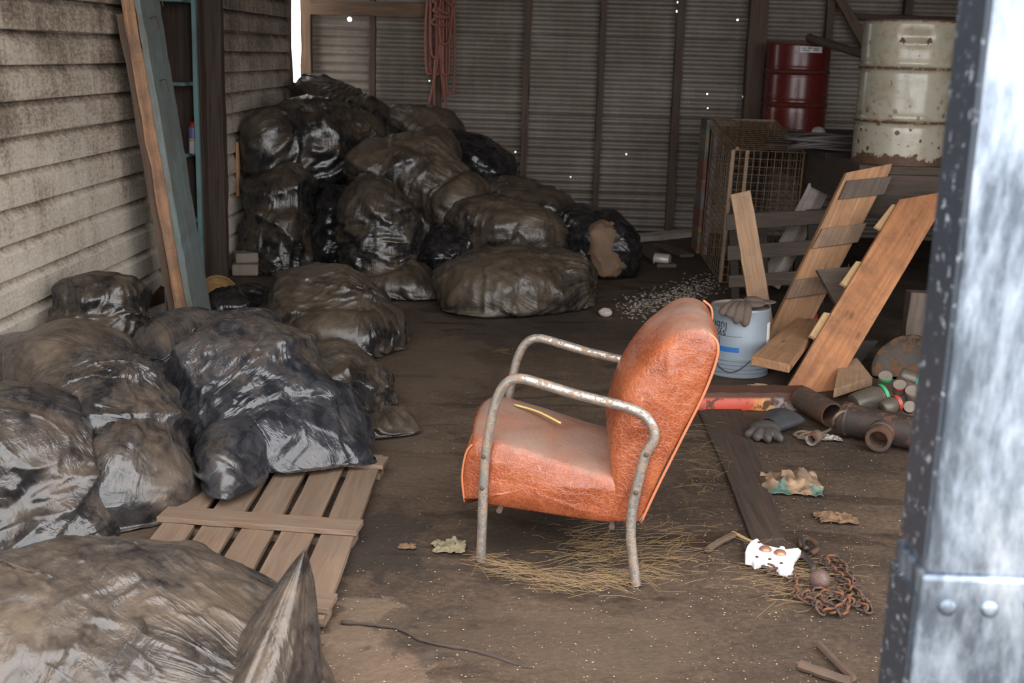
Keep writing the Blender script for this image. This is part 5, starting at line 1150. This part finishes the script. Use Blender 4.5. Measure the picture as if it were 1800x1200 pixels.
def crumple(name, lb, px, py, sx, sy, h, mat, cat, seed, z0=0.004, rot=0.0, n=44):
    c = at_z(px, py); rs = np.random.RandomState(seed); u = np.linspace(-1, 1, n); U, Vv = np.meshgrid(u, u); Q = np.stack([U*1.6+seed, Vv*1.6, 0*U], 2)
    edge = 0.75+0.5*fbm(np.stack([np.arctan2(Vv, U)*0.9, 0*U, 0*U+seed], 2), 1.4, 2, seed)
    X = U*sx*edge; Y = Vv*sy*edge; Z = np.abs(fbm(Q, 1.6, 4, seed)-0.5)*h*2.4+ridges(Q*0.9, seed+1, 0.12)*h*0.7
    Z *= np.clip(1.25-np.maximum(np.abs(U), np.abs(Vv)), 0.15, 1)
    X = X+(fbm(Q, 2, 2, seed+5)-0.5)*sx*0.4; Y = Y+(fbm(Q, 2, 2, seed+6)-0.5)*sy*0.4
    G = np.stack([X, Y, Z+z0], 2).reshape(-1, 3)@rotz(rot).T+c; I = np.arange(n*n).reshape(n, n)
    mb = MB(); mb.add(G, np.stack([I[:-1, :-1], I[:-1, 1:], I[1:, 1:], I[1:, :-1]], 2).reshape(-1, 4))
    o = mb.build(name, mat, base=c, smooth=40); md = o.modifiers.new('thick', 'SOLIDIFY'); md.thickness = 0.0015
    return tag(o, lb, cat)
def m_litter():
    t = NT('faded_packaging'); v = t.obj(); n = t.noise(v, 9, 5, 0.6); g = t.voro(v, 12, 'F1', 'Color')
    c = t.ramp(t.rng(n, 0.3, 0.7), [(0, (0.06, 0.042, 0.03)), (0.45, (0.17, 0.105, 0.062)), (0.8, (0.30, 0.20, 0.12)), (1, (0.34, 0.26, 0.18))])
    c = t.mix(t.rng(t.xyz(g)[1], 0.82, 0.84, 0, 0.7), c, (0.03, 0.13, 0.11)); return t.bsdf(c, 0.75)
M_LIT = m_litter(); M_LEAF = m_plain('greenish_dry_paper', (0.20, 0.165, 0.10), 0.8, 0, 0.5, 25); M_BRN = m_plain('brown_paper_scrap', (0.15, 0.085, 0.045), 0.85, 0, 0.4, 25); M_REDR = m_plain('red_rag', (0.40, 0.03, 0.035), 0.8)
crumple('crumpled_packaging', 'crumpled brown packaging with a green patch on the floor', 1385, 852, 0.12, 0.12, 0.05, M_LIT, 'litter', 3)
crumple('paper_scrap', 'flat brown paper scrap above the rusty chain', 1468, 912, 0.07, 0.05, 0.02, M_BRN, 'litter', 5)
crumple('dry_leaf', 'curled greenish dry leaf left of the armchair front leg', 790, 962, 0.055, 0.05, 0.03, M_LEAF, 'litter', 7)
crumple('paper_scrap', 'small brown scrap left of the curled leaf', 716, 962, 0.028, 0.02, 0.012, M_BRN, 'litter', 8)
crumple('torn_foil', 'torn greyish foil scrap beside the pipe tee', 1458, 772, 0.045, 0.03, 0.02, m_plain('dull_foil', (0.22, 0.19, 0.17), 0.5, 0.3), 'litter', 9)
crumple('shell_scrap', 'pale curled bark scrap on the red channel side of the bucket', 1332, 682, 0.06, 0.035, 0.03, m_plain('pale_bark', (0.42, 0.30, 0.19), 0.8, 0, 0.4), 'litter', 12, 0.005)
crumple('red_rag', 'scrap of red rag between the two leaning planks', 1440, 590, 0.10, 0.06, 0.11, M_REDR, 'rag', 14)
can = at_z(1163, 466); mb = MB(); e = nrm((0.9, -0.35, 0)); mb.lathe([(0.040, 0), (0.047, 0.004), (0.047, 0.125), (0.042, 0.132), (0.036, 0.130), (0.01, 0.128)], can+[-0.06, 0.03, 0.048], e, 28)
tag(mb.build('tin_can', m_plain('faded_white_can', (0.55, 0.47, 0.42), 0.4, 0.2, 0.4, 30), smooth=45), 'faded white tin can lying on the floor before the back wall planks', 'can')
M_ROCK = m_plain('pale_rock', (0.46, 0.39, 0.34), 0.9, 0, 0.3, 30)
for (px, py, r, lb) in ((1064, 556, 0.036, 'pale pinkish stone alone on the floor behind the armchair'), (993, 535, 0.034, 'whitish stone touching the broad flat bag')):
    c = at_z(px, py); mb = MB(); ellipsoid(mb, c+[0, 0, r*0.7], np.eye(3), np.array([r*1.15, r*0.9, r*0.8]), 20, 12); V = np.array(mb.v); k = fbm(V, 28, 3, 4)-0.5; V = c+(V-c)*(1+k*0.8)[:, None]; mb.v = [tuple(p) for p in V]
    tag(mb.build('stone', M_ROCK, smooth=25), lb, 'stone', 'pale stones on the floor')
# gravel, flecks, straw: nobody could count them
def chips(name, n, fn, rr, mat, cat, lb, seed):
    rs = random.Random(seed); mb = MB()
    for _ in range(n):
        x, y = fn(rs); c = at_z(x, y); r = rs.uniform(*rr); a = rs.uniform(0, 6.28)
        V = [c+np.array([r*cos(a+q)*rs.uniform(.6, 1.3), r*sin(a+q)*rs.uniform(.5, 1), 0.001+r*0.1]) for q in (0, 1.6, 3.1, 4.7)]+[c+np.array([rs.uniform(-.3, .3)*r, rs.uniform(-.3, .3)*r, r*rs.uniform(.4, .9)])]
        mb.add(V, [(0, 1, 4), (1, 2, 4), (2, 3, 4), (3, 0, 4), (3, 2, 1, 0)])
    return tag(mb.build(name, mat, base=at_z(900, 800)), lb, cat, kind='stuff')
def fgrav(rs):
    t = rs.random(); x = 1105+t*150+rs.gauss(0, 14); y = 545-t*48+rs.gauss(0, 11)
    return x, y
chips('plaster_rubble', 900, fgrav, (0.003, 0.015), m_plain('white_plaster', (0.32, 0.27, 0.225), 0.9, 0, 0.3), 'rubble', 'crumbled whitish plaster rubble on the floor behind the armchair', 2)
def ffl(rs):
    x = rs.uniform(560, 1600); return x, 480+720*rs.random()**0.8
chips('floor_flecks', 1500, ffl, (0.001, 0.0034), m_plain('pale_flecks', (0.50, 0.42, 0.34), 0.9, 0, 0.3), 'litter', 'tiny pale flecks scattered over the dirt floor', 4)
def ffl2(rs): return rs.uniform(1230, 1540), rs.uniform(740, 1090)
chips('wood_flecks', 600, ffl2, (0.001, 0.0034), m_plain('tan_flecks', (0.46, 0.32, 0.18), 0.9, 0, 0.4), 'litter', 'tan wood flecks around the sunken plank and the chain', 5)
def straw(name, lb, n, fn, seed, L=(0.04, 0.16)):
    rs = random.Random(seed); mb = MB()
    for _ in range(n):
        x, y, a0 = fn(rs); c = at_z(x, y, rs.uniform(0.003, 0.02)); a = a0+rs.gauss(0, 0.5); l = rs.uniform(*L); b = rs.uniform(-.6, .6); zz = rs.random()
        pts = [c+np.array([cos(a+b*t)*l*(t-.5), sin(a+b*t)*l*(t-.5), 0.010*zz*sin(3*t+zz)*0.7+0.003]) for t in (0, .25, .5, .75, 1)]
        mb.tube(pts, rs.uniform(0.00035, 0.0008), 3, caps=False)
    return tag(mb.build(name, M_STRAW, base=at_z(1000, 1000)), lb, 'straw', kind='stuff')
def fs1(rs):
    t = rs.random()
    if t < 0.5: u = rs.random(); return 840+u*320+rs.gauss(0, 12), 985+38*sin(u*2.6)+rs.gauss(0, 9), -0.2
    if t < 0.8: return rs.gauss(1050, 40), rs.gauss(960, 22), 0.4
    return rs.gauss(1180, 40), rs.gauss(965, 28), 0.5
straw('straw_litter', 'wisps of dry straw on the floor under the armchair', 620, fs1, 6)
def fs2(rs): return rs.gauss(1225, 22), rs.gauss(815, 40), 1.9
straw('straw_litter', 'dry straw along the left edge of the sunken plank', 120, fs2, 7)
def fs3(rs): return rs.gauss(1395, 55), rs.gauss(1020, 22), 0.3
straw('straw_litter', 'straw caught around the white plate and the chain', 130, fs3, 8)
def fs4(rs): return rs.gauss(884, 6), rs.gauss(618, 2), rs.uniform(0, 3)
straw('straw_tuft', 'small pale straw tuft alone on the floor behind the armchair', 14, fs4, 9, (0.06, 0.12))
# open bag with brown paper
B_OPEN = bag('open_bag', None, B_BLK, [ell(1052, 420, 62, 56, 9.35, 0.33), ell(1010, 400, 40, 36, 9.4, 0.3), ell(1085, 440, 32, 45, 9.25, 0.2)], pins=[(at_y(1078, 364, 9.3), 0.35, 1.3)], seed=32, axis=(0.3, -0.9, 0.4), slack=(0.25, 0.15), amp=0.03, group=None)
tag(B_OPEN, 'open black bag showing brown paper inside, rightmost of the heap', 'rubbish bag', 'black rubbish bags')
bag('paper_filling', None, m_plain('brown_kraft_paper', (0.17, 0.105, 0.065), 0.85, 0, 0.35, 10), [ell(1062, 432, 30, 46, 9.12, 0.16, -22)], seed=33, nu=80, nv=60, group=None, parent=B_OPEN, amp=0.02, facets=(26, 0.2), zf=0.01)
